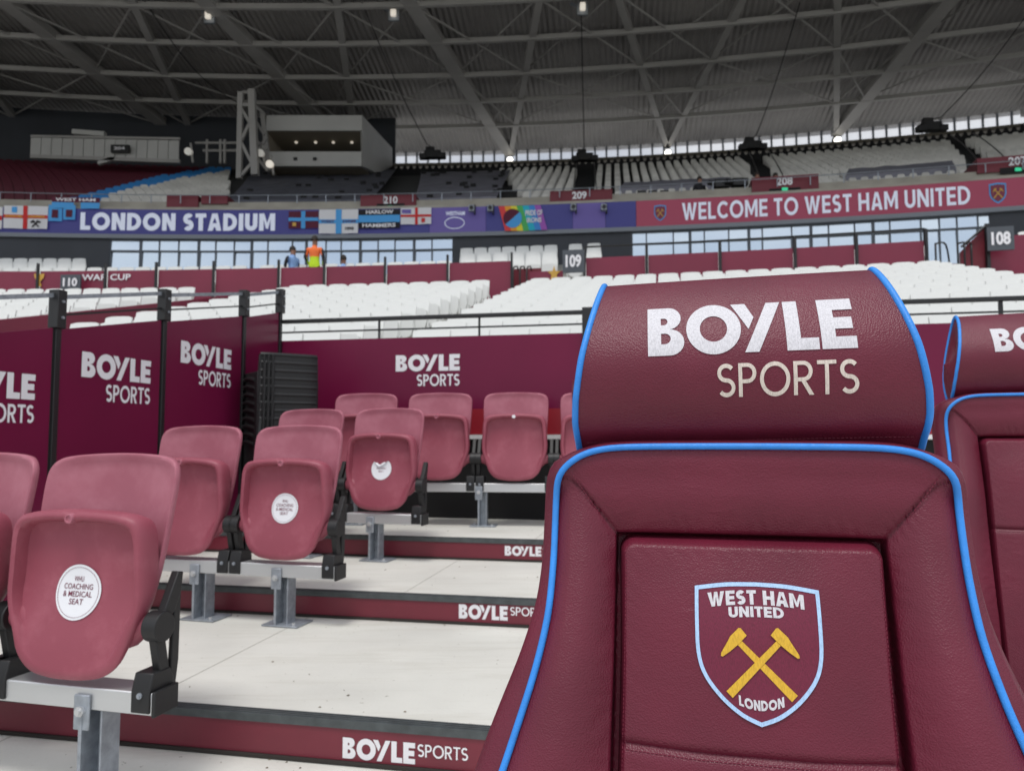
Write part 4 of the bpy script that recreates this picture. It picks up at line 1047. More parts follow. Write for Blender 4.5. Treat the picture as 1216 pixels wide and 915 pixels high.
# raking wall and loose row behind the left barrier
t = thing('raking_barrier', pol(CL, 95, rad(4.9), 1.5), 'low sloping maroon wall beside the stairs behind the left sponsor barrier', 'barrier')
def slab_rake(C, ra, rb, ph, za, zb_, zl, th=.06, ph2=None):
    ph2 = ph if ph2 is None else ph2; d = th / ra
    return MB().add([pol(C, ra, ph, zl), pol(C, rb, ph2, zl), pol(C, rb, ph2, zb_), pol(C, ra, ph, za), pol(C, ra, ph + d, zl), pol(C, rb, ph2 + d, zl), pol(C, rb, ph2 + d, zb_), pol(C, ra, ph + d, za)],
       [(0, 1, 2, 3), (4, 5, 6, 7), (0, 1, 5, 4), (1, 2, 6, 5), (2, 3, 7, 6), (3, 0, 4, 7)])
mk('wall_board', slab_rake(CL, 88, 100, rad(5.1), ztop_l(88) + .12, ztop_l(100) - .30, .0, ph2=rad(5.1)), 'wall', t)

# upper part of the lower tier: short rows in front of the glass
def ztop_m(r): return 4.95 + .33 * (r - 102.2)
def rows_block(xa, xb, n, r0=102.2):
    out_ = []
    for k in range(n):
        r = r0 + k * .8; a, b = phi_px(xa, 300, CL, r), phi_px(xb, 300, CL, r); m = int((b - a) * 105 / .47)
        for i in range(m): out_.append((pol(CL, r, a + (i + .5) * (b - a) / m, ztop_m(r) - .84), a + (i + .5) * (b - a) / m))
    return out_
for q in (rows_block(-40, 100, 6), rows_block(100, 292, 2), rows_block(306, 536, 2), rows_block(545, 662, 8), rows_block(672, 716, 8, 102.2), rows_block(720, 1100, 1), rows_block(1180, 1240, 2)):
    for p, ph in q: mb.merge(lo, Matrix.Translation(p) @ Matrix.Rotation(-ph, 4, 'Z'))
tag(mk('distant_white_seats', mb, 'seat_white', sharp=50), 'rows of white seats too many to count in the lower tier', 'seating', kind='stuff')
for nm, xa, xb, n in (('upper_seating_terrace', -60, 104, 6), ('upper_seating_terrace', 104, 540, 3), ('upper_seating_terrace', 540, 718, 8), ('upper_seating_terrace', 718, 1260, 2)):
    terrace(nm, CL, 102.2, n, .8, lambda r: ztop_m(r) - .84, math.degrees(phi_px(xa, 300, CL, 104)), math.degrees(phi_px(xb, 300, CL, 104)), 'terrace', .8)
struct('concourse_floor', MB().slab(CL, 100.6, 113, rad(-10), rad(22), 2.2, 3.6), 'terrace')

# ================================================================== glazed boxes and the illuminated fascia (centre CU)
RF = 109.3; RG = 109.42
def ua(x, y=260, R=RF): return on_c(x, y, CU, R)[0]
zf1, zf0 = on_c(450, 248, CU, RF)[1], on_c(450, 277.5, CU, RF)[1]
zg1 = zf0 - .16; zg0 = 5.9
pl, pr_ = ua(-60), ua(1290)
PLU, PRU = rad(-17), rad(25)
t = thing('box_facade', pol(CU, RG, ua(620), zg0), 'dark facade with blue reflecting windows under the illuminated board', 'facade')
for xa, xb in ((-60, 130), (537, 750), (1177, 1290)): mk('wall_panel', MB().slab(CU, RG, RG + .2, ua(xa, 300, RG), ua(xb, 300, RG), zg0, zg1), 'darkwall', t)
for xa, xb, mull, heavy in ((130, 537, [165, 188, 211, 234, 255, 277, 297, 317, 346, 362, 386, 404, 426, 448, 468, 490, 512], [165, 234, 297, 362, 426, 490]),
                     (750, 1177, [767, 799, 818, 836, 865, 888, 905, 940, 962, 984, 1015, 1036, 1057, 1094, 1116, 1137, 1162], [818, 888, 962, 1036, 1115])):
    xs_ = [xa] + mull + [xb]
    for k in range(len(xs_) - 1):
        a, b = ua(xs_[k], 295, RG), ua(xs_[k + 1], 295, RG); zm = on_c(450, 297, CU, RG)[1]; wd = rad(.025); tl = random.uniform(-.012, .012)
        w_ = mk('window', MB().slab(CU, RG + .02, RG + .10, a, a + wd * (2.2 if xs_[k] in heavy else 1), zg0, zg1, 1).slab(CU, RG + .02, RG + .1, a + wd, b, zm - .025, zm + .025, 1).slab(CU, RG + .02, RG + .1, a + wd, b, zg1 - .05, zg1, 1), 'frame', t)
        def pane(z0, z1, tl):
            P = [pol(CU, RG + .04, a, z0), pol(CU, RG + .04, b, z0), pol(CU, RG + .04 - tl, b, z1), pol(CU, RG + .04 - tl, a, z1)]
            return MB().add(P, [(0, 1, 2, 3)])
        for z0, z1 in ((zm, zg1), (zg0, zm)): sub('pane', pane(z0, z1, -random.uniform(.03, .06) * (z1 - z0)), 'glass', w_, root=t)
mk('trim_beam', MB().slab(CU, RF - .03, RG + .2, pl, pr_, zg1 + .0, zf0 - .002), 'grey_trim', t)
# fascia board
t = thing('fascia_board', pol(CU, RF, ua(640), zf0), 'long illuminated board along the upper tier reading London Stadium and Welcome to West Ham United', 'display board')
for xa, xb, m_ in ((-60, 510, 'led_blue'), (510, 577, 'led_violet'), (577, 680, 'led_blue'), (680, 719, 'led_violet'), (719, 755.5, 'led_blue'), (755.5, 1290, 'led_claret')):
    mk('display_panel', MB().slab(CU, RF, RF + .25, ua(xa) + rad(.004), ua(xb) - rad(.004), zf0, zf1), m_, t)
def fascia_text(txt, w_, x0, x1, hfrac, m_, gap=.10, cy=.5):
    a, b = ua(x0), ua(x1); W = (b - a) * RF; H = (zf1 - zf0)
    mk('lettering', text_mb(txt, w_, lambda p, q: pol(CU, RF - .03, a + p / RF, zf0 + H * (cy + (q - .5) * hfrac)), gap, W), m_, t)
fascia_text('LONDON STADIUM', .26, 96, 327, .70, 'led_white')
fascia_text('WELCOME TO WEST HAM UNITED', .19, 810, 1153, .66, 'led_white', .13)
def small_crest(x, hh, cy, par=t):
    a = ua(x); zc = zf0 + (zf1 - zf0) * cy; C_ = crest_shapes()
    f = lambda p, d: [pol(CU, RF - d, a + q[0] * hh * .85 / RF, zc + q[1] * hh) for q in p]
    def pg(P, d, m_, nm): b_ = MB(); shapes_mb([[P]], lambda x_, y_: pol(CU, RF - d, a + x_ * hh * .85 / RF, zc + y_ * hh), b_); mk(nm, b_, m_, par)
    pg(C_, .02, 'flag_blue', 'shield_print'); pg([(p[0] * .84, p[1] * .84) for p in C_], .03, 'wall', 'shield_print')
    for (aa, bb, fl) in (((-.25, -.3), (.22, .22), False), ((.25, -.3), (-.22, .22), True)):
        h_, q_ = hammer(aa, bb, fl); pg(h_, .04 + (.006 if fl else 0), 'gold', 'hammer_print'); pg(q_, .052 + (.006 if fl else 0), 'gold', 'hammer_print')
small_crest(784, .52, .5); small_crest(1186, .62, .5)
a = ua(540); mk('lettering', font_mb('WESTHAM', lambda p, q: pol(CU, RF - .03, a - .35 / RF + p / RF, zf0 + .66 + q * .16), .03, .75), 'led_white', t)
mk('emblem_print', MB().tube([pol(CU, RF - .03, a + .38 * cos(q) / RF, zf0 + .36 + .22 * sin(q)) for q in [2 * pi * k / 24 for k in range(24)]], .02, 4, True), 'led_white', t)
# parapet of the upper tier
zp = zf1 + .02
t = struct('upper_parapet', MB().slab(CU, RF + .05, RF + .35, pl, pr_, zp, zp + .10).slab(CU, RF + .4, RF + 1.2, pl, pr_, zp, zp + .42), 'beige')

# flags hung on the fascia
def flag(name, px, label, build, cat='flag'):
    x0, y0, x1, y1 = px; RR = RF - .08; a, zA = on_c(x0, y0, CU, RR); b, zB = on_c(x1, y1, CU, RR); W = (b - a) * RR; H = zA - zB
    t = thing(name, pol(CU, RR, (a + b) / 2, zB), label, cat, 'supporter flags hung on the upper tier')
    def P(u, v, d=0): return pol(CU, RR - d - .03 * sin(u * 9 + v * 2) * (1 - v), a + u * W / RR, zB + v * H)
    def rect(nm, u0, u1, v0, v1, m_, d=.012, n=6):
        mk(nm, MB().grid(lambda u, v: P(u0 + (u1 - u0) * u, v0 + (v1 - v0) * v, d), n, 3), m_, t)
    def txt(s_, u0, u1, v0, v1, m_='print', d=.03): mk('lettering', font_mb(s_, lambda p, q: P(u0 + p / W, v0 + (v1 - v0) * q, d), .03, (u1 - u0) * W), m_, t)
    build(rect, txt, P, t); return t
def f_eng(rect, txt, P, t):
    rect('cloth', 0, 1, 0, 1, 'flag_white', 0, 12); rect('cross_stripe', .44, .54, 0, 1, 'flag_red', .02); rect('cross_stripe', 0, .44, .46, .60, 'flag_red', .02); rect('cross_stripe', .54, 1, .46, .60, 'flag_red', .02)
    txt('SUPPORTERS', .05, .42, .50, .56, 'flag_yellow'); txt('HAMMERS', .57, .95, .50, .56, 'flag_yellow')
    rect('emblem', .18, .30, .70, .95, 'flag_blue', .02)
    for s_ in (-1, 1): mk('emblem', MB().beam(P(.74 - .08 * s_, .08, .03), P(.74 + .07 * s_, .34, .03), .03, .04).beam(P(.74 + .03 * s_, .34, .03), P(.74 + .11 * s_, .28, .03), .05, .06), 'flag_black', t)
flag('flag', (5, 244, 56, 272), 'white flag with red cross and black crossed hammers, far left', f_eng)
flag('flag', (-30, 245, 2, 272), 'white flag with red cross cut off by the left edge', lambda rect, txt, P, t: (rect('cloth', 0, 1, 0, 1, 'flag_white', 0), rect('cross_stripe', .7, 1, .4, .6, 'flag_red', .02)))
def f_pair(rect, txt, P, t): rect('cloth', 0, .5, 0, 1, 'flag_blue', 0); rect('cloth', .54, 1, .1, 1, 'flag_blue', 0); rect('emblem', .14, .36, .2, .7, 'flag_claret', .02); rect('emblem', .66, .9, .25, .7, 'flag_claret', .02)
flag('banner', (58, 243, 89, 263), 'small pair of sky blue pennants beside the big white lettering', f_pair, 'banner')
def f_ban(rect, txt, P, t): rect('cloth', 0, 1, .55, 1, 'flag_claret', 0); rect('cloth', 0, .45, 0, .55, 'flag_blue', 0); rect('cloth', .6, 1, 0, .55, 'flag_blue', 0); txt('WEST HAM', .08, .92, .64, .92)
flag('banner', (62, 234, 118, 248), 'claret and blue banner on the parapet above the big white lettering', f_ban, 'banner')
def f_cb(rect, txt, P, t): rect('cloth', 0, 1, 0, 1, 'flag_claret', 0, 10); rect('cross_stripe', .42, .56, 0, 1, 'flag_blue', .02); rect('cross_stripe', 0, .42, .42, .62, 'flag_blue', .02); rect('cross_stripe', .56, 1, .42, .62, 'flag_blue', .02); rect('emblem', .14, .26, .12, .34, 'gold', .02)
flag('flag', (343, 251, 378, 271), 'claret flag with a sky blue cross', f_cb)
def f_wb(rect, txt, P, t): rect('cloth', 0, 1, 0, 1, 'flag_white', 0, 10); rect('cross_stripe', .43, .58, 0, 1, 'flag_blue', .02); rect('cross_stripe', 0, .43, .42, .58, 'flag_blue', .02); rect('cross_stripe', .58, 1, .42, .58, 'flag_blue', .02); txt('WEST', .06, .40, .45, .55, 'flag_claret'); txt('HAM', .62, .94, .45, .55, 'flag_claret'); txt('1895', .68, .9, .14, .26, 'flag_black')
flag('flag', (379, 249, 425, 277), 'large white flag with a sky blue cross', f_wb)
def f_har(rect, txt, P, t): rect('cloth', 0, 1, 0, 1, 'flag_black', 0, 10); rect('stripe', 0, 1, .32, .70, 'flag_blue', .02); txt('HARLOW', .18, .84, .76, .96); txt('HAMMERS', .10, .90, .06, .26)
flag('flag', (426, 249, 475, 271), 'black flag with sky blue stripe reading Harlow Hammers', f_har)
def f_e2(rect, txt, P, t): rect('cloth', 0, 1, 0, 1, 'flag_white', 0, 10); rect('cross_stripe', .47, .56, 0, 1, 'flag_red', .02); rect('cross_stripe', 0, .47, .44, .58, 'flag_red', .02); rect('cross_stripe', .56, 1, .44, .58, 'flag_red', .02); rect('emblem', .68, .80, .1, .36, 'flag_red', .02); rect('emblem', .04, .34, .66, .9, 'led_violet', .02)
flag('flag', (476, 247, 512, 266), 'small white flag with thin red cross beside the violet panel', f_e2)
def f_rain(rect, txt, P, t):
    cs_ = [(.75, .06, .06), (.85, .35, .03), (.80, .70, .05), (.08, .45, .12), (.02, .45, .60), (.05, .25, .65), (.35, .10, .45)]
    for k, c in enumerate(cs_):
        key = 'rain%d' % k
        if key not in M: M[key] = mat('rainbow cloth', c, .7)
        b_ = MB().grid(lambda u, v: P((k + u) / 7 * .86 + .14 * (1 - v), v, 0), 2, 3); mk('stripe', b_, key, t)
    disc = lambda x0, r, m_, d, a0=0, a1=360: mk('emblem', MB().add([P(x0, .5, d)] + [P(x0 + r * cos(rad(a0 + (a1 - a0) * k / 24)), .5 + r * 2.0 * sin(rad(a0 + (a1 - a0) * k / 24)), d) for k in range(25)], [(0, i, i + 1) for i in range(1, 25)]), m_, t)
    disc(.29, .19, 'flag_claret', .02, 40, 220); disc(.29, .19, 'flag_blue', .03, 220, 400)
    txt('PRIDE OF', .55, .90, .58, .80); txt('IRONS', .58, .88, .30, .50)
flag('banner', (592, 245, 650, 273), 'rainbow coloured banner with a claret and blue disc', f_rain, 'banner')
# little projector lamps clamped over the fascia
for x, y, lab in ((561, 250, 'clamped camera over the violet panel left of the rainbow banner'), (583, 250, 'second clamped lamp just left of the rainbow banner'), (681, 249, 'clamped lamp over the fascia right of the rainbow banner'), (717, 249, 'clamped lamp over the fascia beside the claret board')):
    p = pol(CU, RF - .25, ua(x), on_c(x, y, CU, RF)[1]); t = thing('clamp_lamp', p, lab, 'lamp', 'small lamps clamped to the upper tier')
    mk('housing', MB().box(p, (.22, .25, .26)), 'galv', t, bevel=.03); mk('lens', MB().cyl(p + Vector((0, -.13, 0)), p + Vector((0, -.17, 0)), .08, 10), 'black_plastic', t)
    mk('clamp', MB().beam(p + Vector((.12, .1, -.2)), p + Vector((.12, .2, .2)), .06, .06), 'black_metal', t)

ZR = 20.0; RR1 = 134.4
# ================================================================== UPPER TIER
UR0 = 111.0; NU = 20
zu = lambda r: 9.75 + .455 * (r - UR0)               # top of the seat backs
def far_seat(mb, p, ph, w_=.30):
    """tiny seat: leaning back and folded pan"""
    M4 = Matrix.Translation(p) @ Matrix.Rotation(-ph, 4, 'Z'); o = w_ / 2
    v = [(-o, .02, 0), (o, .02, 0), (o, .14, .50), (-o, .14, .50), (-o * .7, .16, .56), (o * .7, .16, .56), (-o, .08, 0), (o, .08, 0), (o, .20, .5), (-o, .20, .5)]
    mb.add([M4 @ Vector(q) for q in v], [(0, 1, 2, 3), (3, 2, 5, 4), (0, 3, 9, 6), (1, 2, 8, 7), (3, 4, 9), (2, 5, 8), (4, 5, 8, 9)])
    mb.add([M4 @ Vector(q) for q in ((-o * .9, -.04, -.02), (o * .9, -.04, -.02), (o * .9, -.01, .30), (-o * .9, -.01, .30), (-o * .9, .03, .32), (o * .9, .03, .32))], [(0, 1, 2, 3), (3, 2, 5, 4)])
mw, mm, mbz = MB(), MB(), MB()
aisle = [(-60, -40), (224, 300), (455, 492), (684, 707), (880, 925), (1128, 1178)]
for k in range(NU):
    r = UR0 + k * .8; y_ = 518 - FPX * zu(r) / (r - 80); n0, n1 = PLU, PRU
    n = int((n1 - n0) * 118 / .46)
    for i in range(n):
        ph = n0 + (i + .5) * (n1 - n0) / n; p = pol(CU, r, ph, zu(r) - .5); x = 608 + FPX * p.x / p.y; y = 518 - FPX * (p.z + .3) / p.y
        f = k / NU                                     # 0 at the front
        skip = not (-30 < x < 1240)
        # stair aisles, dark (radial; drawn a little slanted like the stairs in view)
        fx = (1 - f)
        if 684 < x < 706: skip = True
        if 878 + 25 * (1 - fx) * 0 + (1 - fx) * 0 < x < 0: pass
        if 905 - 18 * f < x < 932 - 20 * f: skip = True
        if 1170 - 38 * f < x < 1192 - 46 * f * 0 - 45 * f + 8: skip = True
        if k == 0 and (640 < x < 735 or 880 < x < 968 or 1135 < x < 1240 or 425 < x < 492 or 200 < x < 268): skip = True
        if k < 3 and (658 < x < 724 or 893 < x < 968 or 1160 < x < 1230): skip = True
        if skip: continue
        if x > 592 - 0 * f and x > 600 + (f - .9) * -40 - 10:
            if k > 17: continue
            if 733 < x < 872 and 2 <= k <= 4: continue
            if 1003 < x < 1133 and 2 <= k <= 4: continue
            far_seat(mw, p, ph, .27)
        elif x > 462: continue
        elif x < 268:
            edge = 60 + 190 * f                        # diagonal colour change
            if x < edge: far_seat(mm, p, ph, .40)
            elif x < edge + 34: far_seat(mbz, p, ph, .40)
            elif x < 262 - 0 * f: far_seat(mw, p, ph, .36)
def frosted():
    m, t, b_ = newmat('translucent clerestory sheet'); N, K = t.nodes.new, t.links.new
    tr = N('ShaderNodeBsdfTranslucent'); tr.inputs['Color'].default_value = (.85, .86, .9, 1); tp_ = N('ShaderNodeBsdfTransparent'); ms = N('ShaderNodeMixShader'); ms.inputs['Fac'].default_value = .55
    K(tr.outputs['BSDF'], ms.inputs[1]); K(tp_.outputs['BSDF'], ms.inputs[2]); K(ms.outputs['Shader'], t.nodes['Material Output'].inputs['Surface']); return m
M['frosted'] = frosted()
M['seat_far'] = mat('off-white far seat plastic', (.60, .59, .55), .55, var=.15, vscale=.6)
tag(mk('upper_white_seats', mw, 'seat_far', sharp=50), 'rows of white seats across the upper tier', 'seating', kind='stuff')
tag(mk('upper_claret_seats', mm, 'seat_maroon', sharp=50), 'block of claret seats at the left of the upper tier', 'seating', kind='stuff')
tag(mk('upper_blue_seats', mbz, 'seat_blue', sharp=50), 'diagonal band of blue seats in the upper tier', 'seating', kind='stuff')
for k in range(NU):
    r = UR0 + k * .8
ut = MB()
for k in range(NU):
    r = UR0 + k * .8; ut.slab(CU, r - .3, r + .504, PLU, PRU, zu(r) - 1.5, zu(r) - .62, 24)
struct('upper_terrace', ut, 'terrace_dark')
# seat covers: draped sheets with their own thickness and creases
def cover(pts, r_of, label, m_, pits=0):
    """pts: picture quad (bl, br, tr, tl); r_of: radii of lower and upper edge"""
    ra, rb = r_of; A = [(ua(x, 220, r), r) for (x, _), r in zip(pts, (ra, ra, rb, rb))]
    t = thing('seat_cover', pol(CU, ra, (A[0][0] + A[1][0]) / 2, zu(ra)), label, 'seat cover', 'dark sheets covering blocks of the upper tier')
    nu, nv = max(8, int(abs(A[1][0] - A[0][0]) * ra / .5)), max(3, int((rb - ra) / .8) * 2)
    def fn(u, v, d=0):
        a0 = A[0][0] + (A[1][0] - A[0][0]) * u; a1 = A[3][0] + (A[2][0] - A[3][0]) * u; r = ra + (rb - ra) * v
        return pol(CU, r, a0 + (a1 - a0) * v, zu(r) + .03 + .015 * sin(u * nu * 2.6) - .03 * abs(sin(v * nv * pi / 2)) + random.uniform(-.015, .015) - d)
    mb = MB().grid(fn, nu, nv); mk('sheet', mb, m_, t)
    skirt = MB().grid(lambda u, v: pol(CU, ra - .02, A[0][0] + (A[1][0] - A[0][0]) * u, zu(ra) + .04 - .45 * v), nu, 1); mk('hem', skirt, m_, t)
    if pits:   # too small to pick apart
        rr = random.Random(pits); pm = MB()
        for _ in range(pits):
            u, v = rr.random(), rr.random(); p = fn(u, v, -.02); q = -A[0][0]
            pm.box(p + Vector((0, -.05, 0)), (.26, .05, rr.uniform(.12, .26)))
        tag(mk('cover_gaps', pm, 'black', t), kind='stuff')
    return t
RT = UR0 + (NU - 1) * .8
cover(((270, 0), (440, 0), (470, 0), (300, 0)), (UR0 + .2, RT - 1.2), 'black sheets over the seats below the control cabin, left half of the dark block', 'cover', 26)
cover(((492, 0), (590, 0), (606, 0), (500, 0)), (UR0 + .2, RT - 3.5), 'slate sheet with dark holes right of the control cabin', 'cover2', 22)
cover(((735, 0), (873, 0), (868, 0), (741, 0)), (UR0 + 1.4, UR0 + 3.6), 'slate sheet over low rows above the claret board, left of the 208 gateway', 'cover2')
cover(((1004, 0), (1136, 0), (1132, 0), (1008, 0)), (UR0 + 1.4, UR0 + 3.6), 'slate sheet over low rows at the right, below the upper seats', 'cover2')
# upper gateways with numbers
def ugate(px, txt, tx, label, ex=True):
    R = RF + .30; x0, y0, x1, y1 = px; a, zA = on_c(x0, y0, CU, R); b, zB = on_c(x1, y1, CU, R)
    t = thing('upper_gateway', pol(CU, R, (a + b) / 2, zB), label, 'gateway', 'claret gateway walls of the upper tier')
    mk('gate_wall', MB().slab(CU, R, R + .08, a, b, zB, zA, 2), 'sign_red', t)
    mk('side_wall', MB().slab(CU, R, R + 1.9, a - .0012, a, zB, zA, 1), 'sign_red', t); mk('side_wall', MB().slab(CU, R, R + 1.9, b, b + .0012, zB, zA, 1), 'sign_red', t)
    if txt:
        c = ua(tx, 235, R); mk('lettering', font_mb(txt, lambda p, q: pol(CU, R - .03, c - .28 / R + p / R, zA - .36 + q * .30), .03, .56), 'print', t)
        mk('exit_sign', MB().box(pol(CU, R - .05, c, zA - .52), (.20, .05, .11)), 'green_exit', t)
        mk('opening', MB().slab(CU, R - .02, R - .01, c - .55 / R, c + .55 / R, zB - .1, zB + .12, 1), 'black', t)
    return t
ugate((432, 232, 490, 245), '210', 464, 'claret gateway reading 210 above the Harlow flag')
ugate((657, 227, 723, 243), '209', 688, 'claret gateway reading 209 with green exit sign left of the claret board')
ugate((897, 211, 968, 225), '208', 932, 'claret gateway reading 208 with green exit sign')
ugate((1165, 188, 1236, 200), '207', 1210, 'claret gateway reading 207 at the right edge')
ugate((202, 232, 231, 247), '', 0, 'claret box with a lit warm lamp strip left of the steel tower')
ugate((243, 232, 266, 242), '', 0, 'narrow claret gateway wall right of the lit claret box')
p = pol(CU, UR0 - .5, ua(222, 247, UR0), on_c(222, 248, CU, UR0 - .5)[1]); tag(mk('strip_lamp', MB().box(p, (.62, .08, .10)), 'lamp_dim'), 'warm lit strip lamp under the small claret box', 'lamp')
# stairs (dark, with stepped treads)
for (xf, xb_, lab) in ((695, 695, 'straight dark stairway between the two middle blocks of white upper seats'), (918, 900, 'slanting dark stairway left of the word United, between white upper seats'), (1185, 1140, 'rightmost dark stairway, at the right end of the upper seats')):
    t = thing('stairway', pol(CU, UR0, ua(xf, 220, UR0), zu(UR0) - .6), lab, 'stairs', 'dark stairways of the upper tier'); sm = MB()
    for k in range(NU * 2):
        f = k / (NU * 2); r = UR0 + k * .4; c = ua(xf + (xb_ - xf) * f, 220, r); sm.slab(CU, r - .3, r + .12, c - .48 / r, c + .48 / r, zu(r) - .9, zu(r) - .58, 1)
    mk('steps', sm, 'black', t)
    for s_ in (-1, 1): mk('handrail', MB().tube([pol(CU, UR0 + q * .8, ua(xf + (xb_ - xf) * q / NU, 220, UR0 + q * .8) + s_ * .5 / 118, zu(UR0 + q * .8) + .12) for q in range(0, NU, 3)], .03, 5), 'black_metal', t)
# rear: dark wall, scalloped upstand, daylight gap, ring beam, clerestory
RB = RT + 1.1; zb = zu(RT) - .1
struct('rear_wall', MB().slab(CU, RB, RB + .2, PLU, PRU, zb - 3, zb + .35, 40), 'black')
struct('rear_wall_left', MB().slab(CU, RB + .3, RB + .5, PLU - .1, ua(468, 190, RB), zb - 1, ZR + .45, 40), 'darkwall')
ga, gb = ua(462, 190, RB), PRU
t = thing('rear_upstand', pol(CU, RB, (ga + gb) / 2, zb), 'black scalloped upstand with daylight between its humps, top of the upper tier', 'upstand')
m_ = MB(); n = int((gb - ga) * RB / .40)
for i in range(n):
    c = ga + (i + .5) * (gb - ga) / n
    h_ = .34 if i % 13 == 0 else .26
    P = [(-.20, 0), (-.13, 0), (-.075, h_), (.075, h_), (.13, 0), (.20, 0), (.20, -.2), (-.20, -.2)]
    P = [(-.205, -.2), (.205, -.2), (.205, .0), (.12, .07), (.06, h_), (-.06, h_), (-.12, .07), (-.205, .0)]
    m_.prism(P, lambda a_, b_: pol(CU, RB, c + a_ / RB, zb + .40 + b_), lambda a_, b_: pol(CU, RB + .08, c + a_ / RB, zb + .40 + b_))
mk('humps', m_, 'black', t)
zrb = zb + .68
t = thing('ring_beam', pol(CU, RB + 1, (ga + gb) / 2, zrb), 'dusty bronze ring beam under the clerestory glazing', 'beam')
mk('beam', MB().slab(CU, RB + .3, RB + .9, ga, gb, zrb, zrb + .22, 40), 'bronze', t)
RQ = 133.6; zq0 = 19.6; qa, qb = ua(468, 185, RQ), PRU
t = thing('clerestory', pol(CU, RQ, (qa + qb) / 2, zq0), 'bright clerestory band between the upper tier and the roof', 'clerestory')
mk('sill_beam', MB().slab(CU, RQ, RQ + .3, qa, qb, zq0 - .14, zq0, 40), 'bronze', t)
q = qa
while q < qb:
    ml = mk('mullion', MB().slab(CU, RQ - .02, RQ + .12, q, q + .12 / RQ, zq0 + .002, ZR + .48, 1), 'grey_trim', t)
    sub('pane', MB().add([pol(CU, RQ + .03, q + .12 / RQ, zq0), pol(CU, RQ + .03, q + .80 / RQ, zq0), pol(CU, RQ + .03, q + .80 / RQ, ZR + .48), pol(CU, RQ + .03, q + .12 / RQ, ZR + .48)], [(0, 1, 2, 3)]), 'frosted', ml, root=t)
    q += .80 / RQ
# ================================================================== ROOF
def rx(x, y, z=ZR): d = ray(x, y); return d * (z / d.z)
RR0 = 98.0
struct('roof_deck', MB().slab(CU, RR0, RR1, rad(-26), rad(30), ZR + .5, ZR + .62, 60), 'deck')
roof = thing('roof_frame', pol(CU, 115, ua(608), ZR), 'pale steel rafters, purlins and bracing under the dark stadium roof', 'roof frame')
purl = []
for y in (150, 121, 90, 50, 5): p = rx(426, y); purl.append(math.hypot(p.x - CU.x, p.y - CU.y))
purl += [purl[-1] - 3.5, purl[-1] - 7.0]
print('purlins', purl, 'RB', RB)
for r in purl:
    pm = MB(); n = 56
    pm.slab(CU, r - .10, r + .10, rad(-25), rad(29), ZR - .22, ZR + .02, n); mk('purlin', pm, 'steel', roof)
nodes = [(-144, 160), (38, 160), (240, 162), (424, 158), (606, 176), (790, 167), (992, 150), (1205, 128)]
RN = RR1 - 1.4; nph = [ua(x, y, RN) for x, y in nodes]
base = nph[4]; stp = (nph[6] - nph[3]) / 3
nph = [base + (k - 4) * stp for k in range(9)]
legs = []
for k, a in enumerate(nph):
    pn = pol(CU, RN, a, ZR + .02)
    for s_ in (-1, 1):
        pe = pol(CU, RR0 + 1, a + s_ * .179 * (RN - RR0 - 1) / RR0 * .86, ZR + .02)
        thick = (s_ < 0 and k < 5) or (s_ > 0 and k >= 6)
        w_ = .70 if thick else .34
        mk('rafter', MB().beam(pn, pe, w_, .45 if thick else .34), 'steel', roof); legs.append((a, pn, pe))
    lp_ = pol(CU, RN - .3, a, ZR - .55)
    # node lamp
    if k in (4, 5, 6):
        l = thing('node_lamp', lp_, ['bright round lamp at the roof node above the claret gateway 209', 'bright round lamp at the roof node left of the 208 stairs', 'bright round lamp at the rightmost visible roof node'][k - 4], 'lamp', 'lamps at the roof nodes')
        mk('lamp_head', MB().cyl(lp_, lp_ + Vector((0, -.10, -.05)), .21, 14), 'lamp', l); mk('housing', MB().cyl(lp_ + Vector((0, .02, 0)), lp_ + Vector((0, .3, .1)), .24, 12), 'black_metal', l)
def crossing(pn, pe, r):
    lo_, hi_ = 0.0, 1.0
    for _ in range(30):
        m = (lo_ + hi_) / 2; p = pn + (pe - pn) * m
        if math.hypot(p.x - CU.x, p.y - CU.y) > r: lo_ = m
        else: hi_ = m
    return p
for i in range(len(legs) - 1):
    (a, n0, e0), (b, n1, e1) = legs[i], legs[i + 1]
    for j in range(0, len(purl) - 2, 2):
        A0, B0, A2, B2 = crossing(n0, e0, purl[j]), crossing(n1, e1, purl[j]), crossing(n0, e0, purl[j + 2]), crossing(n1, e1, purl[j + 2])
        if (A0 - B0).length < .6: continue
        mk('brace', MB().beam(A0, B2, .075, .075), 'steel', roof); mk('brace', MB().beam(B0 - Vector((0, 0, .14)), A2 - Vector((0, 0, .14)), .075, .075), 'steel', roof)
# loudspeaker clusters and their cables
for (x, y, xt, yt, Y, lab) in ((514, 184, 430, 3, 42, 'black loudspeaker cluster hung above the slate sheet'), (694, 187, 690, 3, 42, 'black loudspeaker cluster at the top centre, over the straight stairway'),
                          (893, 173, 950, 3, 40, 'black loudspeaker cluster right of centre, on a slanting cable'), (1105, 151, 1230, 3, 37, 'black loudspeaker cluster hung at the right')):
    p = at(x, y, Y); q = rx(xt, yt, ZR); t = thing('loudspeaker_cluster', p, lab, 'loudspeaker', 'loudspeakers hung under the roof')
    mk('cabinet', MB().box(p, (.95, .5, .42)).box(p + Vector((-.15, 0, .32)), (.5, .3, .24)), 'black_plastic', t, bevel=.03)
    mk('horn', MB().box(p + Vector((-.55, -.1, -.14)), (.4, .4, .3)), 'black_plastic', t, bevel=.03); mk('horn', MB().box(p + Vector((.55, -.1, -.10)), (.4, .4, .3)), 'black_plastic', t, bevel=.03)
    mid = [p + (q - p) * (k / 10) + Vector((0, 0, -.35 * sin(pi * k / 10))) for k in range(11)]
    mk('cable', MB().tube([p + Vector((0, 0, .4))] + mid[1:], .026, 6), 'black_metal', t)
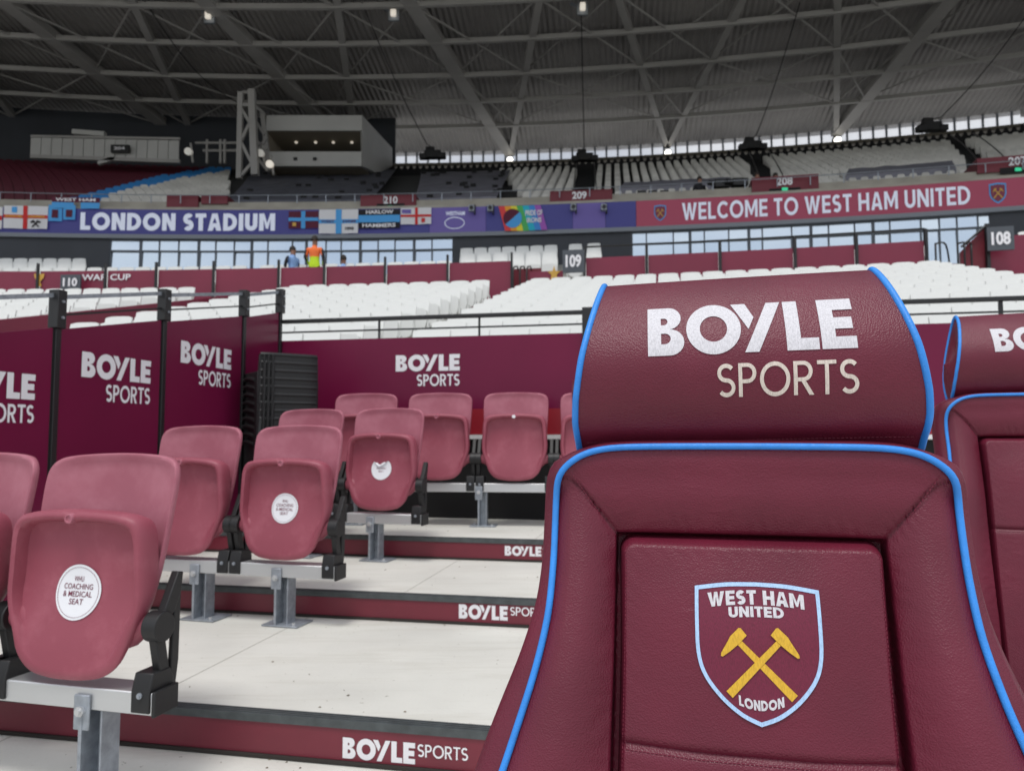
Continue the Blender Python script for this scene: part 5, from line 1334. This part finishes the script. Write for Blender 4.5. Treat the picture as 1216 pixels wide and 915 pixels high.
p, q = at(282, 122, 40), rx(172, 2); tag(mk('hanging_cable', MB().tube([p + (q - p) * (k / 12) + Vector((0, 0, -.7 * sin(pi * k / 12))) for k in range(13)], .026, 6), 'black_metal'), 'black sagging cable from the roof to the steel tower top', 'cable')
for (x, y, lab) in ((247, 18, 'floodlight hung under the roof at the upper left'), (467, 15, 'floodlight hung under the roof above the control cabin'), (692, 8, 'floodlight hung under the roof at the top centre')):
    p = rx(x, y, ZR - .2); t = thing('floodlight', p, lab, 'floodlight', 'floodlights under the roof')
    mk('lamp_head', MB().box(p, (.26, .2, .36)), 'lamp_dim', t, bevel=.05); mk('bracket', MB().beam(p + Vector((0, .15, 0)), p + Vector((-.5, .6, .5)), .12, .12).box(p + Vector((0, .2, 0)), (.5, .12, .6)), 'galv', t)

# ================================================================== control cabin, tower, gantry
YB = 40.0
def qd(x, y, Y=YB): return at(x, y, Y)
t = thing('control_cabin', qd(392, 200), 'grey control cabin with a long open window and ceiling lamps under the roof', 'cabin')
A, B_ = qd(315, 137), qd(430, 137); zt_, zb_ = A.z, qd(430, 197).z; zc1, zc0 = qd(430, 155).z, qd(430, 180).z
xl, xr = A.x, B_.x; D = 6.0
mk('upper_band', MB().box(((xl + xr) / 2, YB + .1, (zt_ + zc1) / 2), (xr - xl, .2, zt_ - zc1)), 'booth', t)
mk('lower_band', MB().box(((xl + xr) / 2 + .1, YB + .1, (zb_ + zc0) / 2), (xr - xl - .2, .2, zc0 - zb_)), 'booth', t)
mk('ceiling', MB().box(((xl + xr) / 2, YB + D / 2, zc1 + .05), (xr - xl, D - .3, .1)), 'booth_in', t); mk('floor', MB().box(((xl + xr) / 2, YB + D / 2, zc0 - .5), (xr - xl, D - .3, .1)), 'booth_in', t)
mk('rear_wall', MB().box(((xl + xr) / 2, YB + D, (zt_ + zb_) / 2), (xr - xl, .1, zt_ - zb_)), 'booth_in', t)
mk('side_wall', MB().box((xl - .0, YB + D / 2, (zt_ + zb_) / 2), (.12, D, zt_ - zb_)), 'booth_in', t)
# raking end wall on the right
e = [qd(430, 137), at(466, 176, 45), at(466, 197, 45), at(448, 206, 43), qd(431, 197)]
off = Vector((-.15, .25, 0)); mk('end_wall', MB().add(e + [p + off for p in e], [(0, 1, 2, 3, 4), (9, 8, 7, 6, 5)] + [(i, (i + 1) % 5, 5 + (i + 1) % 5, 5 + i) for i in range(5)]), 'booth', t)
mk('desk', MB().box(((xl + xr) / 2 + .5, YB + 1.2, zc0 + .05), (xr - xl - 2, .6, .12)), 'booth', t)
for k in range(5): mk('monitor', MB().box((xl + 2.0 + k * .72, YB + 1.1, zc0 + .26), (.34, .08, .26)), 'black_plastic', t)
for x, y, Y in ((352, 155, 41.5), (375, 155, 41.5), (396, 155, 41.5), (418, 155, 41.5), (368, 165, 44), (386, 165, 44), (410, 165, 44), (428, 165, 44)):
    p = at(x, y, Y); p.z = zc1 - .04; mk('ceiling_lamp', MB().cyl(p, p - Vector((0, 0, .07)), .08, 10), 'lamp_dim', t)
for x in (351, 374): p = qd(x, 189); mk('bracket', MB().box(p, (.2, .12, .16)), 'black_metal', t)
# lattice tower
t = thing('lattice_tower', at(300, 210, 38), 'pale lattice steel tower left of the control cabin', 'tower')
YT = 38.5; tw = MB()
def ln(p, q, w_=.16, dy=0, name='strut'): mk(name, MB().beam(at(p[0], p[1], YT + dy), at(q[0], q[1], YT + dy), w_, w_), 'steel', t)
ln((286, 110), (284, 212), .26, 0, 'leg'); ln((299, 107), (303, 208), .34, 0, 'leg'); ln((312, 134), (320, 203), .24, 1.6, 'leg')
for p, q in (((285, 125), (300, 125)), ((287, 166), (299, 142)), ((286, 168), (302, 200)), ((287, 208), (301, 192)), ((286, 128), (299, 150))): ln(p, q, .15)
for p, q in (((300, 124), (313, 134)), ((301, 140), (314, 160)), ((316, 164), (303, 186)), ((303, 184), (318, 203)), ((301, 110), (288, 110)), ((302, 165), (317, 178))): ln(p, q, .14, .8)
# left gantry and fencing walkway
t = thing('gantry', at(120, 192, 41), 'pale clad walkway hung under the roof at the left', 'gantry')
YGn = 41.0
for k in range(14):
    x0, x1 = 37 + k * 12.6, 37 + (k + 1) * 12.6; p0, p1 = at(x0 + .4, 164 + k * .25, YGn), at(x1 - .4, 164 + k * .25, YGn); q0 = at(x0, 185 + k * .45, YGn)
    mk('cladding_panel', MB().box(((p0.x + p1.x) / 2, YGn, (p0.z + q0.z) / 2), (p1.x - p0.x, .1, p0.z - q0.z)), 'booth', t)
mk('handrail', MB().beam(at(37, 162, YGn), at(214, 165, YGn), .12, .12).beam(at(37, 186, YGn), at(214, 192, YGn), .2, .2), 'steel', t)
p = at(143, 177, YGn - .3); mk('sign_box', MB().box(p, (.98, .2, .42)), 'black_plastic', t); mk('lettering', font_mb('204', lambda a, b: p + Vector((-.3 + a, -.12, -.09 + b * .18)), .03, .6), 'print', t)
mk('underslung_frame', MB().beam(at(117, 194, YGn), at(137, 188, YGn), .2, .2), 'booth', t); mk('ventilation_unit', MB().beam(at(87, 157, YGn), at(125, 160, YGn), .3, .25), 'booth', t)
t = thing('access_frame', at(262, 190, 41), 'open pale scaffold frame between the gantry and the tower', 'frame')
for x in (246, 262, 267): mk('upright', MB().beam(at(x, 166, 42), at(x, 194, 42), .13, .13), 'steel', t)
for y in (170, 179): mk('crossbar', MB().beam(at(232 if y == 170 else 241, y, 42), at(286, y, 42), .12, .12), 'steel', t)
for x, y, lab in ((226, 181, 'pale spotlight between the gantry and the tower'), (311, 183, 'pale spotlight on the tower'), (322, 196, 'bright spotlight at the tower foot by the control cabin')):
    p = at(x, y, 39); t = thing('spotlight', p, lab, 'spotlight', 'spotlights by the tower'); mk('lamp_head', MB().cyl(p, p + Vector((0, -.3, -.05)), .16, 12, .2), 'lamp_soft' if x != 322 else 'lamp_dim', t); mk('yoke', MB().beam(p + Vector((0, 0, .5)), p + Vector((.1, .1, -.5)), .08, .08), 'steel', t)

# ================================================================== people
def body(name, p, yaw, label, pose, cloth, legs_m='dark_cloth', vest2=None, hat='hair', scale=1.0):
    """standing or sitting figure; p is the ground point"""
    t = thing(name, p, label, 'person', None, yaw, world=False); t.scale = (scale,) * 3
    sit = pose == 'sit'
    hz = .52 if sit else .92
    J = {'pelvis': (0, 0, hz), 'waist': (0, .0, hz + .16), 'chest': (0, .01, hz + .38), 'neck': (0, .0, hz + .56), 'head0': (0, -.01, hz + .64), 'head1': (0, -.015, hz + .80)}
    E_ = [('pelvis', 'waist'), ('waist', 'chest'), ('chest', 'neck'), ('neck', 'head0'), ('head0', 'head1')]
    Rr = {'pelvis': .155, 'waist': .14, 'chest': .17, 'neck': .06, 'head0': .085, 'head1': .075}
    for s_, n in ((-1, 'l'), (1, 'r')):
        J['sh' + n] = (s_ * .20, .0, hz + .50); J['el' + n] = (s_ * .26, .05 if not sit else .02, hz + .24); J['wr' + n] = (s_ * .20, -.16, hz + .10) if pose != 'hang' else (s_ * .27, -.04, hz - .02); J['hd' + n] = (J['wr' + n][0] * .9, J['wr' + n][1] - .07, J['wr' + n][2] - .03)
        E_ += [('chest', 'sh' + n), ('sh' + n, 'el' + n), ('el' + n, 'wr' + n), ('wr' + n, 'hd' + n)]
        Rr.update({'sh' + n: .075, 'el' + n: .05, 'wr' + n: .035, 'hd' + n: .035})
        if sit: J['kn' + n] = (s_ * .12, -.42, .50); J['an' + n] = (s_ * .12, -.42, .08)
        else: J['kn' + n] = (s_ * .11, -.02, .49); J['an' + n] = (s_ * .12, .02, .08)
        J['ft' + n] = (s_ * .13, J['an' + n][1] - .17, .045); J['hp' + n] = (s_ * .095, 0, hz - .03)
        E_ += [('pelvis', 'hp' + n), ('hp' + n, 'kn' + n), ('kn' + n, 'an' + n), ('an' + n, 'ft' + n)]; Rr.update({'hp' + n: .10, 'kn' + n: .065, 'an' + n: .045, 'ft' + n: .045})
    names = list(J); me = bpy.data.meshes.new('body'); me.from_pydata([J[n] for n in names], [(names.index(a), names.index(b)) for a, b in E_], [])
    o = bpy.data.objects.new('body', me); col.objects.link(o); md = o.modifiers.new('s', 'SKIN')
    for i, n in enumerate(names): o.data.skin_vertices[0].data[i].radius = (Rr[n], Rr[n] * (.72 if n in ('chest', 'waist', 'pelvis') else 1)); o.data.skin_vertices[0].data[i].use_root = n == 'pelvis'
    sb_ = o.modifiers.new('u', 'SUBSURF'); sb_.levels = sb_.render_levels = 1
    dg = bpy.context.evaluated_depsgraph_get(); m2 = bpy.data.meshes.new_from_object(o.evaluated_get(dg)); bpy.data.objects.remove(o); bpy.data.meshes.remove(me)
    for k in (cloth, legs_m, 'skin', vest2 or cloth): m2.materials.append(M[k])
    for f in m2.polygons:
        c = f.center; arm = abs(c.x) > .215 and c.z > hz - .05
        if c.z > hz + .585: k = 2
        elif (c - Vector(J['hdl'])).length < .09 or (c - Vector(J['hdr'])).length < .09: k = 2
        elif arm and vest2: k = 1
        elif c.z < hz - .02 and not (abs(c.x) > .22): k = 1
        elif vest2 and c.z < hz + .25: k = 3
        else: k = 0
        f.material_index = k
    m2.shade_smooth(); b = bpy.data.objects.new('body', m2); col.objects.link(b); b.parent = t
    hz2 = hz + .74
    mk('hair', MB().grid(lambda u, v: Vector((.098 * cos(2 * pi * u) * sin(v * 1.75), .018 + .108 * sin(2 * pi * u) * sin(v * 1.75), hz2 + .02 + .125 * cos(v * 1.75))), 14, 6, True), hat, t)
    mk('face', MB().box((0, -.098, hz2 - .035), (.022, .03, .045)).box((0, -.088, hz2 - .075), (.05, .01, .010)), 'skin', t, bevel=.006)
    mk('eye', MB().box((-.032, -.088, hz2 + .0), (.02, .01, .01)).box((.032, -.088, hz2 + .0), (.02, .01, .01)), 'dark_cloth', t)
    return t
GF = 3.75
def stand(x, ytop, Y, h=1.76): p = at(x, ytop, Y); return Vector((p.x, p.y, p.z - h))
s1 = body('person', stand(374, 283, 21.6), pi, 'steward seen from behind in an orange and lime high-visibility vest', 'stand', 'orange', 'dark_cloth', 'lime', scale=1.02)
s2 = body('person', stand(348, 292, 22.4), rad(60), 'person in a light blue tabard standing left of the orange steward', 'hang', 'blue_cloth', 'dark_cloth', 'blue_cloth', scale=.98)
s3 = body('person', stand(408, 305, 22.6, 1.34), pi, 'person with dark hair seated low right of the orange steward', 'sit', 'blue_cloth', 'dark_cloth')
for x, y, lab, h in ((921, 206, 'dark clothed camera operator standing above the word United', 1.7), (899, 213, 'dark clothed person leaning over the upper parapet', 1.5), (831, 224, 'dark clothed person by the low covered desks', 1.3)):
    R = RF + 1.1; a = ua(x, y, R); zz = on_c(x, y, CU, R)[1]; body('person', pol(CU, R, a, zz - h), pi * .1, lab, 'stand', 'dark_cloth', scale=h / 1.76 if h > 1.5 else 1)
t = None
for x, y, lab in ((857, 219, 'black broadcast camera on the upper parapet'), (878, 217, 'long black broadcast camera beside the parapet people')):
    R = RF + .9; p = pol(CU, R, ua(x, y, R), on_c(x, y, CU, R)[1]); t = thing('broadcast_camera', p, lab, 'camera', 'broadcast cameras on the upper parapet')
    mk('camera_body', MB().box(p, (.6, .35, .3)), 'black_plastic', t, bevel=.03); mk('camera_lens', MB().cyl(p + Vector((-.3, -.1, 0)), p + Vector((-.55, -.2, 0)), .1, 10), 'black_plastic', t)
    for s_ in (-1, 0, 1): mk('tripod_leg', MB().cyl(p, p + Vector((s_ * .3, .1 * s_ * s_, -.9)), .03, 6), 'black_metal', t)
for x, y in ((762, 232), (775, 232), (789, 232), (734, 0)):
    if not y: continue
    R = RF + .9; p = pol(CU, R, ua(x + 40 * 0, y, R), on_c(x, y - 2, CU, R)[1]); t = thing('desk_monitor', p, 'black monitor on the press desks, %s from the left' % ORD[(x - 755) // 13], 'monitor', 'monitors on the press desks')
    mk('screen', MB().box(p, (.34, .05, .26)), 'black_plastic', t, bevel=.01); mk('stand', MB().box(p + Vector((0, .04, -.2)), (.06, .04, .2)), 'black_metal', t)
# parapet railing of the upper tier
t = thing('parapet_rail', pol(CU, RF + .1, ua(600), zp + .3), 'thin steel rail and posts along the upper tier parapet', 'railing')
mk('rail', MB().tube([pol(CU, RF + .15, pl + (pr_ - pl) * k / 60, zp + .62) for k in range(61)], .018, 5), 'galv', t)
for k in range(36):
    q = pl + (pr_ - pl) * (k + .5) / 36; p = pol(CU, RF + .15, q, zp + .45); mk('post', MB().box(p, (.03, .03, .32)), 'galv', t)

# ------------------------------------------------------------------ lift everything so that the lowest floor is at z = 0
for o in sc.objects:
    if o.parent is None and o.type in ('MESH', 'EMPTY'): o.location.z += EYE
for o in sc.objects:
    if '_w' in o.keys(): del o['_w']
print('objects', len(sc.objects), 'tris', sum(len(p.vertices) - 2 for m in bpy.data.meshes for p in m.polygons))
